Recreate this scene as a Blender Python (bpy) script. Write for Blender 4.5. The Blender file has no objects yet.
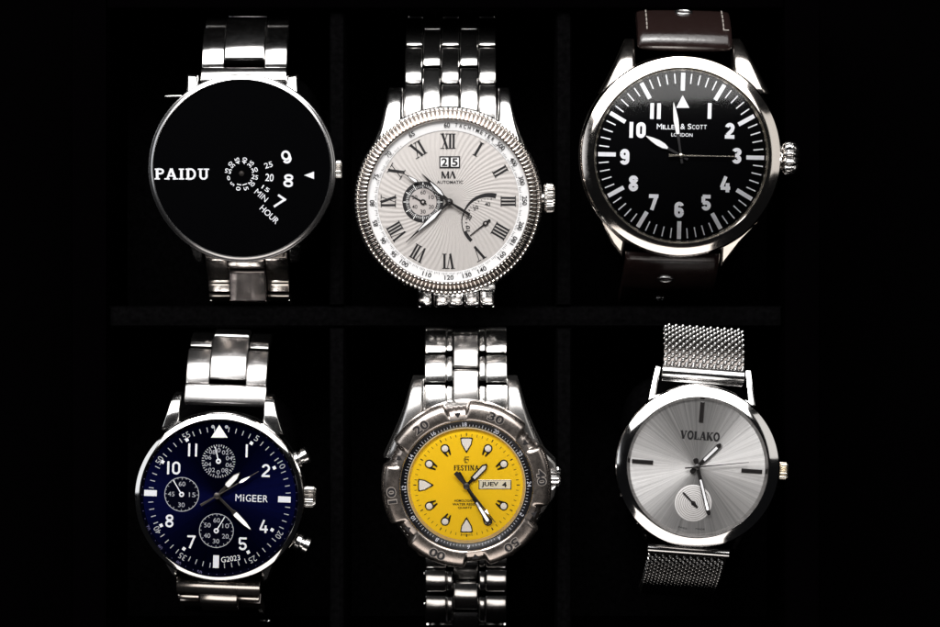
import bpy, math, random
from mathutils import Matrix, Vector
random.seed(7)
PI = math.pi
rad = math.radians
S = 0.0002              # metres per photo pixel on the dial plane (a 42 mm watch spans about 210)
CX, CY = 470.0, 313.5   # photo pixel under the camera
DPX = 2900.0            # camera height above the dials, in pixels

scene = bpy.context.scene
COL = scene.collection

# ------------------------------------------------------------------ camera, world, lights
cam_d = bpy.data.cameras.new("camera")
cam = bpy.data.objects.new("camera", cam_d)
COL.objects.link(cam)
cam.location = (0, 0, DPX * S)
cam_d.sensor_width = 36
cam_d.lens = 36 * DPX / 940.0
cam_d.clip_start = 0.01
cam_d.clip_end = 50
scene.camera = cam

world = bpy.data.worlds.new("World")
scene.world = world
world.use_nodes = True
world.node_tree.nodes["Background"].inputs[0].default_value = (0.9, 0.92, 1, 1)
world.node_tree.nodes["Background"].inputs[1].default_value = 0.006

def area(name, loc, size, energy, color=(1, 1, 1), target=(0, 0, 0)):
    d = bpy.data.lights.new(name, 'AREA')
    d.shape = 'RECTANGLE'
    d.size, d.size_y = size
    d.energy = energy
    d.color = color
    o = bpy.data.objects.new(name, d)
    COL.objects.link(o)
    o.location = loc
    o.rotation_euler = (Vector(target) - Vector(loc)).to_track_quat('-Z', 'Y').to_euler()
    return o

area("softbox_key", (-0.04, 0.70, 0.86), (1.70, 1.0), 22.5, (1, 0.985, 0.97))
area("softbox_key_core", (-0.16, 0.58, 0.78), (0.62, 0.30), 14.0, (1, 0.985, 0.97))
area("softbox_front", (-0.05, -0.60, 0.48), (0.70, 0.26), 1.2, (1, 0.93, 0.88))
area("fill_left", (-0.62, 0.06, 0.50), (0.40, 0.24), 0.40, (0.95, 0.97, 1))  # added dim fill from the left, lifts midtones on the metal
area("fill_right", (0.62, 0.08, 0.52), (0.36, 0.20), 0.22, (1, 0.97, 0.93))  # added dim fill from the right, for reflections on the steel

scene.view_settings.view_transform = 'Standard'
scene.view_settings.look = 'None'
scene.view_settings.exposure = 0
scene.view_settings.gamma = 1

# ------------------------------------------------------------------ materials
def mat(name, color, rough=0.5, metal=0.0, spec=0.5, bump=0.0, bscale=800.0, stretch=(1, 1, 1),
        rvar=0.0, rscale=500.0, coat=0.0, cvar=0.0, aniso=0.0):
    m = bpy.data.materials.new(name)
    m.use_nodes = True
    nt = m.node_tree
    b = nt.nodes["Principled BSDF"]
    b.inputs["Base Color"].default_value = (*color, 1)
    b.inputs["Roughness"].default_value = rough
    b.inputs["Metallic"].default_value = metal
    b.inputs["Specular IOR Level"].default_value = spec
    b.inputs["Coat Weight"].default_value = coat
    b.inputs["Anisotropic"].default_value = aniso
    if bump or rvar or cvar:
        tc = nt.nodes.new("ShaderNodeTexCoord")
        mp = nt.nodes.new("ShaderNodeMapping")
        mp.inputs["Scale"].default_value = stretch
        nt.links.new(tc.outputs["Object"], mp.inputs[0])
    if bump:
        n = nt.nodes.new("ShaderNodeTexNoise")
        n.inputs["Scale"].default_value = bscale
        n.inputs["Detail"].default_value = 4
        nt.links.new(mp.outputs[0], n.inputs["Vector"])
        bp = nt.nodes.new("ShaderNodeBump")
        bp.inputs["Strength"].default_value = bump
        bp.inputs["Distance"].default_value = 0.0001
        nt.links.new(n.outputs["Fac"], bp.inputs["Height"])
        nt.links.new(bp.outputs[0], b.inputs["Normal"])
    if rvar:
        n2 = nt.nodes.new("ShaderNodeTexNoise")
        n2.inputs["Scale"].default_value = rscale
        n2.inputs["Detail"].default_value = 6
        n2.inputs["Roughness"].default_value = 0.7
        nt.links.new(tc.outputs["Object"], n2.inputs["Vector"])
        mr = nt.nodes.new("ShaderNodeMapRange")
        mr.inputs["From Min"].default_value = 0.35
        mr.inputs["From Max"].default_value = 0.7
        mr.inputs["To Min"].default_value = max(0.02, rough - rvar)
        mr.inputs["To Max"].default_value = rough + rvar
        nt.links.new(n2.outputs["Fac"], mr.inputs["Value"])
        nt.links.new(mr.outputs[0], b.inputs["Roughness"])
    if cvar:
        n3 = nt.nodes.new("ShaderNodeTexNoise")
        n3.inputs["Scale"].default_value = rscale * 0.6
        n3.inputs["Detail"].default_value = 5
        nt.links.new(tc.outputs["Object"], n3.inputs["Vector"])
        mx = nt.nodes.new("ShaderNodeMix")
        mx.data_type = 'RGBA'
        mx.inputs[6].default_value = (*[c * (1 - cvar) for c in color], 1)
        mx.inputs[7].default_value = (*[min(1, c * (1 + cvar)) for c in color], 1)
        nt.links.new(n3.outputs["Fac"], mx.inputs[0])
        nt.links.new(mx.outputs[2], b.inputs["Base Color"])
    return m

def radial_mat(name, color, mode, rough, metal, strength, n1=0, swirl=0.0, aniso=0.0, spec=0.5, cvar=0.0, center=(0, 0)):
    """mode 'brush': random radial streaks (sunray finish); mode 'wave': n1 evenly spaced curved guilloche rays."""
    m = bpy.data.materials.new(name)
    m.use_nodes = True
    nt = m.node_tree
    N, L = nt.nodes.new, nt.links.new
    b = nt.nodes["Principled BSDF"]
    b.inputs["Base Color"].default_value = (*color, 1)
    b.inputs["Roughness"].default_value = rough
    b.inputs["Metallic"].default_value = metal
    b.inputs["Specular IOR Level"].default_value = spec
    tc = N("ShaderNodeTexCoord")
    sub = N("ShaderNodeVectorMath"); sub.operation = 'SUBTRACT'
    sub.inputs[1].default_value = (center[0] * S, center[1] * S, 0)
    L(tc.outputs["Object"], sub.inputs[0])
    sx = N("ShaderNodeSeparateXYZ")
    L(sub.outputs[0], sx.inputs[0])
    at = N("ShaderNodeMath"); at.operation = 'ARCTAN2'
    L(sx.outputs[1], at.inputs[0]); L(sx.outputs[0], at.inputs[1])
    if mode == 'brush':
        co = N("ShaderNodeMath"); co.operation = 'COSINE'; L(at.outputs[0], co.inputs[0])
        si = N("ShaderNodeMath"); si.operation = 'SINE'; L(at.outputs[0], si.inputs[0])
        cb = N("ShaderNodeCombineXYZ"); L(co.outputs[0], cb.inputs[0]); L(si.outputs[0], cb.inputs[1])
        no = N("ShaderNodeTexNoise"); no.inputs["Scale"].default_value = 26; no.inputs["Detail"].default_value = 5
        no.inputs["Roughness"].default_value = 0.75
        L(cb.outputs[0], no.inputs["Vector"])
        mr = N("ShaderNodeMapRange"); mr.inputs["From Min"].default_value = 0.33; mr.inputs["From Max"].default_value = 0.67
        L(no.outputs["Fac"], mr.inputs["Value"])
        h = mr.outputs[0]
        b.inputs["Anisotropic"].default_value = aniso
        tg = N("ShaderNodeTangent"); tg.direction_type = 'RADIAL'; tg.axis = 'Z'
        L(tg.outputs[0], b.inputs["Tangent"])
        b.inputs["Anisotropic Rotation"].default_value = 0.0
    else:
        ln = N("ShaderNodeVectorMath"); ln.operation = 'LENGTH'; L(sub.outputs[0], ln.inputs[0])
        mu = N("ShaderNodeMath"); mu.operation = 'MULTIPLY'; mu.inputs[1].default_value = swirl / S
        L(ln.outputs["Value"], mu.inputs[0])
        ad = N("ShaderNodeMath"); ad.operation = 'ADD'; L(at.outputs[0], ad.inputs[0]); L(mu.outputs[0], ad.inputs[1])
        m2 = N("ShaderNodeMath"); m2.operation = 'MULTIPLY'; m2.inputs[1].default_value = n1; L(ad.outputs[0], m2.inputs[0])
        sn = N("ShaderNodeMath"); sn.operation = 'SINE'; L(m2.outputs[0], sn.inputs[0])
        h = sn.outputs[0]
    bp = N("ShaderNodeBump")
    bp.inputs["Strength"].default_value = strength
    bp.inputs["Distance"].default_value = 0.0001
    L(h, bp.inputs["Height"]); L(bp.outputs[0], b.inputs["Normal"])
    if cvar:
        mx = N("ShaderNodeMix"); mx.data_type = 'RGBA'
        mx.inputs[6].default_value = (*[c * (1 - cvar) for c in color], 1)
        mx.inputs[7].default_value = (*[min(1, c * (1 + cvar)) for c in color], 1)
        L(h, mx.inputs[0]); L(mx.outputs[2], b.inputs["Base Color"])
    return m

def glass_mat(name="crystal_glass", rough=0.03, ior=1.38):
    m = bpy.data.materials.new(name)
    m.use_nodes = True
    nt = m.node_tree
    nt.nodes.clear()
    N, L = nt.nodes.new, nt.links.new
    out = N("ShaderNodeOutputMaterial")
    mix = N("ShaderNodeMixShader")
    tr = N("ShaderNodeBsdfTransparent"); tr.inputs[0].default_value = (0.97, 0.975, 0.98, 1)
    gl = N("ShaderNodeBsdfGlossy"); gl.inputs["Roughness"].default_value = rough
    fr = N("ShaderNodeFresnel"); fr.inputs[0].default_value = ior
    L(fr.outputs[0], mix.inputs[0]); L(tr.outputs[0], mix.inputs[1]); L(gl.outputs[0], mix.inputs[2])
    L(mix.outputs[0], out.inputs[0])
    return m

M = {}
M['steel'] = mat("polished_steel", (0.64, 0.63, 0.625), 0.16, 1, rvar=0.02, rscale=900, bump=0.006, bscale=1500)
M['steel_scuffed'] = mat("scuffed_steel", (0.63, 0.62, 0.61), 0.19, 1, rvar=0.05, rscale=4000, bump=0.012, bscale=2400, stretch=(1, 0.4, 0.4))
M['steel_brushed'] = mat("brushed_steel", (0.56, 0.545, 0.54), 0.26, 1, bump=0.03, bscale=500, stretch=(1, 22, 22))
M['steel_vert'] = mat("long_brushed_steel", (0.54, 0.525, 0.515), 0.26, 1, bump=0.03, bscale=500, stretch=(22, 1, 1))
M['steel_warm'] = mat("warm_steel", (0.62, 0.575, 0.535), 0.18, 1, rvar=0.02, rscale=900, bump=0.006, bscale=1500)
M['steel_satin'] = mat("satin_steel", (0.50, 0.495, 0.50), 0.22, 1, bump=0.02, bscale=2000)
M['steel_brown'] = mat("worn_brown_steel", (0.50, 0.44, 0.40), 0.28, 1, rvar=0.04, rscale=900, bump=0.025, bscale=1500, cvar=0.10)
M['steel_flute'] = mat('fluted_steel', (0.56, 0.525, 0.50), 0.15, 1)
M['steel_knurl'] = mat('knurled_steel', (0.50, 0.48, 0.46), 0.22, 1)
M['steel_notch'] = mat('dark_notch_steel', (0.20, 0.17, 0.155), 0.4, 1, bump=0.05, bscale=1800)  # darker steel for the floors of the bezel notches
M['steel_mesh'] = mat('woven_wire_steel', (0.42, 0.415, 0.41), 0.18, 1)
M['steel_mirror'] = mat('mirror_steel', (0.66, 0.65, 0.645), 0.07, 1, rvar=0.015, rscale=900)
M['steel_mirror_warm'] = mat('warm_mirror_steel', (0.66, 0.615, 0.575), 0.09, 1, rvar=0.02, rscale=1200, bump=0.006, bscale=1500)
M['steel_lit_rim'] = mat('lit_rim_steel', (0.40, 0.36, 0.33), 0.55, 1)
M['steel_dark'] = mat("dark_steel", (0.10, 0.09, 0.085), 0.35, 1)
M['champagne'] = mat("champagne_metal", (0.72, 0.66, 0.56), 0.25, 1)
M['black_dial'] = mat("black_dial", (0.0012, 0.0012, 0.0015), 0.25, 0, spec=0.03)
M['black_ring'] = mat("black_ring_enamel", (0.003, 0.003, 0.004), 0.3, 0, spec=0.25)
M['black_print'] = mat("black_print", (0.012, 0.011, 0.012), 0.45, 0, spec=0.3)
M['dark_hand'] = mat("blackened_hand", (0.016, 0.014, 0.014), 0.3, 0.2, spec=0.5)
M['white_print'] = mat("white_print", (0.80, 0.80, 0.84), 0.5)
M['lume'] = mat("white_lume", (0.84, 0.83, 0.84), 0.6)
M['grey_print'] = mat("grey_print", (0.38, 0.38, 0.42), 0.5)
M['purple_print'] = mat("dim_purple_print", (0.10, 0.09, 0.20), 0.5)
M['white_dial'] = mat("white_chapter_ring", (0.76, 0.75, 0.75), 0.5)
M['guilloche'] = radial_mat("guilloche_dial", (0.51, 0.478, 0.458), 'wave', 0.55, 0.0, 0.5, n1=76, swirl=0.0058, spec=0.15)
M['silver_flat'] = mat("silver_dial_insert", (0.45, 0.41, 0.395), 0.5)
M['silver_light'] = mat('silver_subdial', (0.62, 0.60, 0.59), 0.5)
M['ring_grey'] = mat('embossed_ring_shade', (0.30, 0.28, 0.27), 0.5)
M['sunray_silver'] = radial_mat("sunray_silver_dial", (0.74, 0.72, 0.71), 'brush', 0.34, 0.85, 0.16, aniso=0.85, cvar=0.30)
M['sunray_blue'] = radial_mat("sunray_navy_dial", (0.0009, 0.0016, 0.022), 'brush', 0.36, 0.9, 0.06, aniso=0.82, spec=0.1, cvar=0.25)
M['navy_flat'] = mat("navy_recess", (0.0008, 0.0009, 0.005), 0.4, spec=0.03)
M['yellow'] = mat("yellow_dial", (0.97, 0.62, 0.006), 0.5, 0, spec=0.4, rvar=0.05)
M['cream_paper'] = mat('cream_card', (0.80, 0.76, 0.62), 0.6)
M['cream'] = mat("cream_inner_flange", (0.70, 0.58, 0.38), 0.35, 0.6)
M['leather'] = mat("dark_brown_leather", (0.009, 0.0050, 0.0046), 0.22, 0, bump=0.25, bscale=1500, rvar=0.06)
M['stitch'] = mat("pale_thread", (0.19, 0.17, 0.155), 0.8)
M['felt'] = mat("black_felt", (0.0011, 0.00105, 0.00115), 1.0, 0, spec=0.0, bump=1.0, bscale=1600, cvar=0.9, rscale=1600)
M['lacquer'] = mat("black_lacquer", (0.0003, 0.00022, 0.0003), 0.6, 0, spec=0.0)
M['table'] = mat("black_cloth", (0.0003, 0.00025, 0.0003), 1.0, 0, spec=0.0, bump=0.4, bscale=600)
M['glass'] = glass_mat()
M['glass_worn'] = glass_mat('worn_domed_crystal', 0.10, 1.5)
M['film'] = mat("clear_film", (0.16, 0.145, 0.14), 0.16, 0.9, bump=0.35, bscale=260)

# ------------------------------------------------------------------ mesh builder (all in photo-pixel units)
_glyphs = {}
def glyphs(s, bold, shear):
    key = (s, bold, shear)
    if key not in _glyphs:
        cu = bpy.data.curves.new("t", 'FONT')
        cu.body = s
        cu.size = 1
        cu.offset = bold
        cu.shear = shear
        cu.resolution_u = 4
        cu.fill_mode = 'FRONT'
        o = bpy.data.objects.new("t", cu)
        COL.objects.link(o)
        dg = bpy.context.evaluated_depsgraph_get()
        me = bpy.data.meshes.new_from_object(o.evaluated_get(dg))
        v = [(p.co.x, p.co.y) for p in me.vertices]
        f = []
        for p in me.polygons:
            idx = list(p.vertices)
            a = sum(v[idx[i]][0] * v[idx[(i + 1) % len(idx)]][1] - v[idx[(i + 1) % len(idx)]][0] * v[idx[i]][1] for i in range(len(idx)))
            f.append(idx if a > 0 else idx[::-1])
        bpy.data.objects.remove(o)
        bpy.data.curves.remove(cu)
        bpy.data.meshes.remove(me)
        x0 = min(p[0] for p in v); x1 = max(p[0] for p in v)
        y0 = min(p[1] for p in v); y1 = max(p[1] for p in v)
        _glyphs[key] = ([((p[0] - (x0 + x1) / 2), (p[1] - (y0 + y1) / 2)) for p in v], f, x1 - x0, y1 - y0)
    return _glyphs[key]

# serif letters in a unit-height box: (width, [(polyline, stroke width)])
def arc(cx, cy, rx, ry, a0, a1, n=12):
    return [(cx + rx * math.cos(rad(a0 + (a1 - a0) * i / n)), cy + ry * math.sin(rad(a0 + (a1 - a0) * i / n))) for i in range(n + 1)]
def serif_letter(ch, k, t, sl):
    """k thick stroke, t thin stroke, sl serif half length"""
    h = t / 2
    def ser(x, y): return ([(x - sl, y), (x + sl, y)], t)
    if ch == 'P': return 0.72, [([(0.2, 0), (0.2, 1)], k), ([(0.2, 1 - h)] + arc(0.42, 0.74, 0.22, 0.26 - h, 90, -90) + [(0.2, 0.48 + h)], k * 0.8), ser(0.2, h), ([(0.02, 1 - h), (0.3, 1 - h)], t)]
    if ch == 'A': return 0.95, [([(0.16, 0), (0.47, 1)], t * 1.3), ([(0.79, 0), (0.48, 1)], k), ([(0.25, 0.33), (0.7, 0.33)], t), ser(0.16, h), ser(0.79, h)]
    if ch == 'I': return 0.46, [([(0.23, 0), (0.23, 1)], k), ser(0.23, h), ser(0.23, 1 - h)]
    if ch == 'D': return 0.86, [([(0.2, 0), (0.2, 1)], k), ([(0.2, 1 - h)] + arc(0.4, 0.5, 0.32, 0.5 - h, 90, -90) + [(0.2, h)], k * 0.85), ([(0.02, h), (0.3, h)], t), ([(0.02, 1 - h), (0.3, 1 - h)], t)]
    if ch == 'U': return 0.9, [([(0.22, 1)] + arc(0.45, 0.32, 0.23, 0.32 - h, 180, 360) + [(0.68, 1)], k * 0.85), ser(0.22, 1 - h), ser(0.68, 1 - h)]
    if ch == 'V': return 0.95, [([(0.16, 1), (0.48, 0)], k), ([(0.8, 1), (0.48, 0)], t * 1.3), ser(0.16, 1 - h), ser(0.8, 1 - h)]
    if ch == 'O': return 0.9, [(arc(0.45, 0.5, 0.33, 0.5 - h, 0, 360, 24), k * 0.8)]
    if ch == 'L': return 0.75, [([(0.22, 0), (0.22, 1)], k), ([(0.04, h), (0.7, h)], t), ([(0.68, 0), (0.68, 0.3)], t), ser(0.22, 1 - h)]
    if ch == 'K': return 0.95, [([(0.2, 0), (0.2, 1)], k), ([(0.78, 1), (0.28, 0.42)], t * 1.3), ([(0.4, 0.56), (0.8, 0)], k), ser(0.2, h), ser(0.2, 1 - h), ser(0.78, 1 - h), ser(0.8, h)]
    if ch == 'F': return 0.7, [([(0.2, 0), (0.2, 1)], k), ([(0.04, 1 - h), (0.66, 1 - h)], t), ([(0.2, 0.52), (0.5, 0.52)], t), ser(0.2, h), ([(0.64, 1), (0.64, 0.74)], t)]
    if ch == 'E': return 0.74, [([(0.2, 0), (0.2, 1)], k), ([(0.04, 1 - h), (0.66, 1 - h)], t), ([(0.2, 0.52), (0.52, 0.52)], t), ([(0.04, h), (0.68, h)], t), ([(0.66, 0), (0.66, 0.26)], t)]
    if ch == 'S': return 0.66, [(arc(0.33, 0.74, 0.2, 0.26 - h, 20, 270, 12) + arc(0.33, 0.26, 0.2, 0.26 - h, 90, -160, 12), k * 0.8)]
    if ch == 'T': return 0.8, [([(0.4, 0), (0.4, 1)], k), ([(0.05, 1 - h), (0.75, 1 - h)], t), ser(0.4, h), ([(0.06, 1), (0.06, 0.76)], t), ([(0.74, 1), (0.74, 0.76)], t)]
    if ch == 'N': return 0.95, [([(0.2, 0), (0.2, 1)], t * 1.3), ([(0.2, 1), (0.76, 0)], k), ([(0.76, 0), (0.76, 1)], t * 1.3), ser(0.2, h), ser(0.76, 1 - h), ser(0.16, 1 - h)]
    if ch == 'X': return 0.92, [([(0.15, 1), (0.77, 0)], k), ([(0.77, 1), (0.15, 0)], t * 1.4), ser(0.15, h), ser(0.15, 1 - h), ser(0.77, h), ser(0.77, 1 - h)]
    return 0.5, []

def sarc(cx, cy, rx, ry, a0, a1, n=14): return arc(cx, cy, rx, ry, a0, a1, n)
def digit(ch, k, wd=0.6):
    """technical-style digit drawn as strokes of width k in a box wd x 1"""
    h = k / 2; w2 = wd / 2; R = w2 - h
    L_, R_ = h, wd - h
    if ch == '0': return [([(R_, 0.5), (R_, 1 - h - R)] + sarc(w2, 1 - h - R, R, R, 0, 180) + [(L_, h + R)] + sarc(w2, h + R, R, R, 180, 360) + [(R_, 0.5)], k)]
    if ch == '1': return [([(w2, 0), (w2, 1)], k)]
    if ch == '2': return [(sarc(w2, 1 - h - R, R, R, 172, -20) + [(w2 + R * 0.72, 0.52), (L_ + 0.02, k * 0.9)], k), ([(0, h), (wd, h)], k)]
    if ch == '3': return [(sarc(w2, 0.74, R, 0.26 - h, 165, -80), k), (sarc(w2, 0.28, R, 0.28 - h, 85, -165), k), ([(w2 - 0.1, 0.52), (w2 + 0.05, 0.52)], k)]
    if ch == '4': return [([(w2 + 0.02, 1), (0.05, 0.30)], k * 0.95), ([(0.0, 0.26), (wd, 0.26)], k * 0.9), ([(wd * 0.72, 0), (wd * 0.72, 0.58)], k)]
    if ch == '5': return [([(L_ - h * 0.4, 1 - h), (wd - 0.03, 1 - h)], k), ([(L_, 1 - h), (L_, 0.5)], k), ([(L_, 0.52)] + sarc(w2, 0.31, R, 0.31 - h, 125, -165), k)]
    if ch == '6': return [(sarc(w2, h + R * 1.12, R, R * 1.12, 0, 360, 24), k), ([(L_, h + R * 1.1), (L_, 1 - h - R)] + sarc(w2, 1 - h - R, R, R, 180, 15), k)]
    if ch == '9': return [([(wd - x, 1 - y) for x, y in pl], kk) for pl, kk in digit('6', k, wd)]
    if ch == '7': return [([(0, 1 - h), (wd, 1 - h)], k), ([(wd - h * 1.1, 1 - h), (wd * 0.32, 0)], k)]
    if ch == '8': return [(sarc(w2, 0.745, R * 0.92, 0.255 - h, 0, 360, 24), k), (sarc(w2, 0.28, R, 0.28 - h, 0, 360, 24), k)]
    return []

class MB:
    def __init__(self):
        self.v, self.f, self.m, self.sm = [], [], [], []
        self.k = 0
    def add(self, verts, faces, m=0, smooth=True):
        o = len(self.v)
        self.v += [tuple(p) for p in verts]
        for f in faces:
            self.f.append([i + o for i in f]); self.m.append(m); self.sm.append(smooth)
    def jit(self):
        self.k = (self.k + 1) % 9
        return self.k * 0.03
    def grid(self, rows, closed=True, m=0, smooth=True):
        """rows: list of rings (same length) of points"""
        n = len(rows[0]); vs = [p for r in rows for p in r]; fs = []
        for j in range(len(rows) - 1):
            for i in range(n if closed else n - 1):
                a, b = j * n + i, j * n + (i + 1) % n
                fs.append((a, b, b + n, a + n))
        self.add(vs, fs, m, smooth)
    def lathe(self, prof, seg=128, m=0, cx=0, cy=0, f=None):
        """prof from inside (top) outwards; f(r,z,theta)->(r,z) modulates"""
        rows = []
        for (r, z) in prof:
            ring = []
            for i in range(seg):
                t = -2 * PI * i / seg
                rr, zz = f(r, z, t) if f else (r, z)
                ring.append((cx + rr * math.cos(t), cy + rr * math.sin(t), zz))
            rows.append(ring)
        self.grid(rows, True, m)
    def revx(self, prof, c, ang=0.0, seg=40, m=0, flute=0, amp=0.0, twist=0.0):
        """profile [(x, r)] turned about an axis in the dial plane pointing to angle ang; starts at point c"""
        rows = []
        ca, sa = math.cos(ang), math.sin(ang)
        for (x, r) in prof:
            ring = []
            for i in range(seg):
                t = 2 * PI * i / seg
                rr = r * (1 + amp * (abs(math.cos(flute * t / 2 + twist * x)) - 0.6)) if flute else r
                y, z = rr * math.cos(t), rr * math.sin(t)
                ring.append((c[0] + x * ca - y * sa, c[1] + x * sa + y * ca, c[2] + z))
            rows.append(ring)
        self.grid(rows, True, m)
        for (ring, rev) in ((rows[0], True), (rows[-1], False)):
            o = list(range(seg))
            self.add(ring, [o[::-1] if rev else o], m, False)
    def prism(self, pts, z0, z1, bev=0.0, m=0, T=None, zt=None, zb=None, both=False):
        """polygon extruded z0->z1 with chamfered top edge(s); T maps (x,y,z); zt/zb give extra height by (x,y)"""
        a = sum(pts[i][0] * pts[(i + 1) % len(pts)][1] - pts[(i + 1) % len(pts)][0] * pts[i][1] for i in range(len(pts)))
        if a < 0: pts = pts[::-1]
        n = len(pts)
        def inset(d):
            out = []
            for i in range(n):
                p0, p1, p2 = Vector(pts[i - 1]), Vector(pts[i]), Vector(pts[(i + 1) % n])
                e1, e2 = (p1 - p0), (p2 - p1)
                if e1.length < 1e-9 or e2.length < 1e-9: out.append(tuple(p1)); continue
                e1.normalize(); e2.normalize()
                n1, n2 = Vector((-e1.y, e1.x)), Vector((-e2.y, e2.x))
                b = n1 + n2
                if b.length < 1e-6: out.append(tuple(p1)); continue
                b.normalize()
                q = p1 + b * min(d / max(0.35, b.dot(n1)), d * 2.2)
                out.append((q.x, q.y))
            return out
        rings = []
        zt = zt or (lambda x, y: 0.0); zb = zb or (lambda x, y: 0.0)
        if both and bev:
            rings.append([(x, y, z0 + zb(x, y)) for x, y in inset(bev)])
            rings.append([(x, y, z0 + bev * 0.5 + zb(x, y)) for x, y in inset(bev * 0.3)])
            rings.append([(x, y, z0 + bev + zb(x, y)) for x, y in pts])
        else:
            rings.append([(x, y, z0 + zb(x, y)) for x, y in pts])
        if bev:
            rings.append([(x, y, z1 - bev + zt(x, y)) for x, y in pts])
            rings.append([(x, y, z1 - bev * 0.3 + zt(x, y)) for x, y in inset(bev * 0.3)])
            rings.append([(x, y, z1 + zt(x, y)) for x, y in inset(bev)])
        else:
            rings.append([(x, y, z1 + zt(x, y)) for x, y in pts])
        if T: rings = [[tuple(T(*p)) for p in r] for r in rings]
        self.grid(rings, True, m)
        self.add(rings[-1], [list(range(n))], m)
        self.add(rings[0], [list(range(n))[::-1]], m)
    def rect(self, cx, cy, w, h, z0, z1, rot=0.0, bev=0.0, m=0):
        c, s = math.cos(rot), math.sin(rot)
        pts = [(cx + x * c - y * s, cy + x * s + y * c) for x, y in ((-w / 2, -h / 2), (w / 2, -h / 2), (w / 2, h / 2), (-w / 2, h / 2))]
        self.prism(pts, z0, z1, bev, m)
    def flat(self, pts, z, m=0):
        a = sum(pts[i][0] * pts[(i + 1) % len(pts)][1] - pts[(i + 1) % len(pts)][0] * pts[i][1] for i in range(len(pts)))
        if a < 0: pts = pts[::-1]
        self.add([(x, y, z) for x, y in pts], [list(range(len(pts)))], m, False)
    def disc(self, cx, cy, r, z, m=0, seg=48):
        self.flat([(cx + r * math.cos(2 * PI * i / seg), cy + r * math.sin(2 * PI * i / seg)) for i in range(seg)], z, m)
    def ring(self, cx, cy, r0, r1, z, m=0, seg=64, a0=0, a1=360):
        n = seg
        full = abs(a1 - a0) >= 360
        A = [rad(a0 + (a1 - a0) * i / n) for i in range(n if full else n + 1)]
        rows = [[(cx + r * math.cos(t), cy + r * math.sin(t), z) for t in A] for r in (r1, r0)]
        self.grid([r for r in rows], full, m, False)
    def tick(self, cx, cy, ang, r0, r1, w, z, m=0, h=0.0):
        c, s = math.cos(ang), math.sin(ang)
        pts = [(cx + u * c - v * s, cy + u * s + v * c) for u, v in ((r0, -w / 2), (r1, -w / 2), (r1, w / 2), (r0, w / 2))]
        if h: self.prism(pts, z, z + h, min(h, w) * 0.25, m)
        else: self.flat(pts, z, m)
    def text(self, s, x, y, h, z, rot=0.0, w=None, bold=0.0, m=0, shear=0.0):
        v, f, gw, gh = glyphs(s, bold, shear)
        ky = h / gh
        kx = w / gw if w else ky
        c, sn = math.cos(rot), math.sin(rot)
        zz = z + self.jit()
        self.add([(x + px * kx * c - py * ky * sn, y + px * kx * sn + py * ky * c, zz) for px, py in v], f, m, False)
    def stroke(self, pl, w, z, fn, m=0):
        """flat strip along a polyline; fn maps 2D to 2D"""
        n = len(pl); L, R = [], []
        for i in range(n):
            p = Vector(pl[i])
            d = Vector(pl[min(i + 1, n - 1)]) - Vector(pl[max(i - 1, 0)])
            d.normalize()
            q = Vector((-d.y, d.x)) * w / 2
            L.append(p + q); R.append(p - q)
        vs = [(*fn(*p), z) for p in R] + [(*fn(*p), z) for p in L]
        self.add(vs, [(i, i + 1, n + i + 1, n + i) for i in range(n - 1)], m, False)
    def serif(self, s, x, y, h, z, w, rot=0.0, k=0.17, t=0.07, sl=0.16, gap=0.04, m=0):
        tot = sum(serif_letter(c, k, t, sl)[0] for c in s) + gap * (len(s) - 1)
        kx = w / tot
        c_, s_ = math.cos(rot), math.sin(rot)
        ox = 0.0
        for ch in s:
            wd, st = serif_letter(ch, k, t, sl)
            for pl, sw in st:
                def fn(px, py, ox=ox):
                    lx, ly = (ox + px - tot / 2) * kx, (py - 0.5) * h
                    return (x + lx * c_ - ly * s_, y + lx * s_ + ly * c_)
                self.stroke(pl, sw, z + self.jit(), fn, m)
            ox += wd + gap
    def digits(self, s, x, y, h, z, k, rot=0.0, wd=0.6, gap=0.12, m=0):
        wid = [k if c == '1' else wd for c in s]
        tot = sum(wid) + gap * (len(s) - 1)
        c_, s_ = math.cos(rot), math.sin(rot)
        ox = 0.0
        for ch, wc in zip(s, wid):
            for pl, sw in digit(ch, k, wc):
                def fn(px, py, ox=ox):
                    lx, ly = (ox + px - tot / 2) * h, (py - 0.5) * h
                    return (x + lx * c_ - ly * s_, y + lx * s_ + ly * c_)
                self.stroke(pl, sw, z + self.jit(), fn, m)
            ox += wc + gap
    def hand(self, cx, cy, ang, prof, z0, z1, bev=0.15, m=0):
        """outline symmetric about its axis: [(u, half width)] from tail to tip"""
        c, s = math.cos(ang), math.sin(ang)
        up = [(u, v) for u, v in prof]; dn = [(u, -v) for u, v in reversed(prof) if v > 1e-6]
        pts = [(cx + u * c - v * s, cy + u * s + v * c) for u, v in up + dn]
        self.prism(pts, z0, z1, bev, m)
    def sphere(self, c, r, m=0, seg=16, sc=(1, 1, 1)):
        rows = []
        for j in range(9):
            p = PI * (j + 0.001) / 8.002
            rows.append([(c[0] + sc[0] * r * math.sin(p) * math.cos(2 * PI * i / seg), c[1] + sc[1] * r * math.sin(p) * math.sin(2 * PI * i / seg), c[2] - sc[2] * r * math.cos(p)) for i in range(seg)])
        self.grid(rows, True, m)

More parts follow.
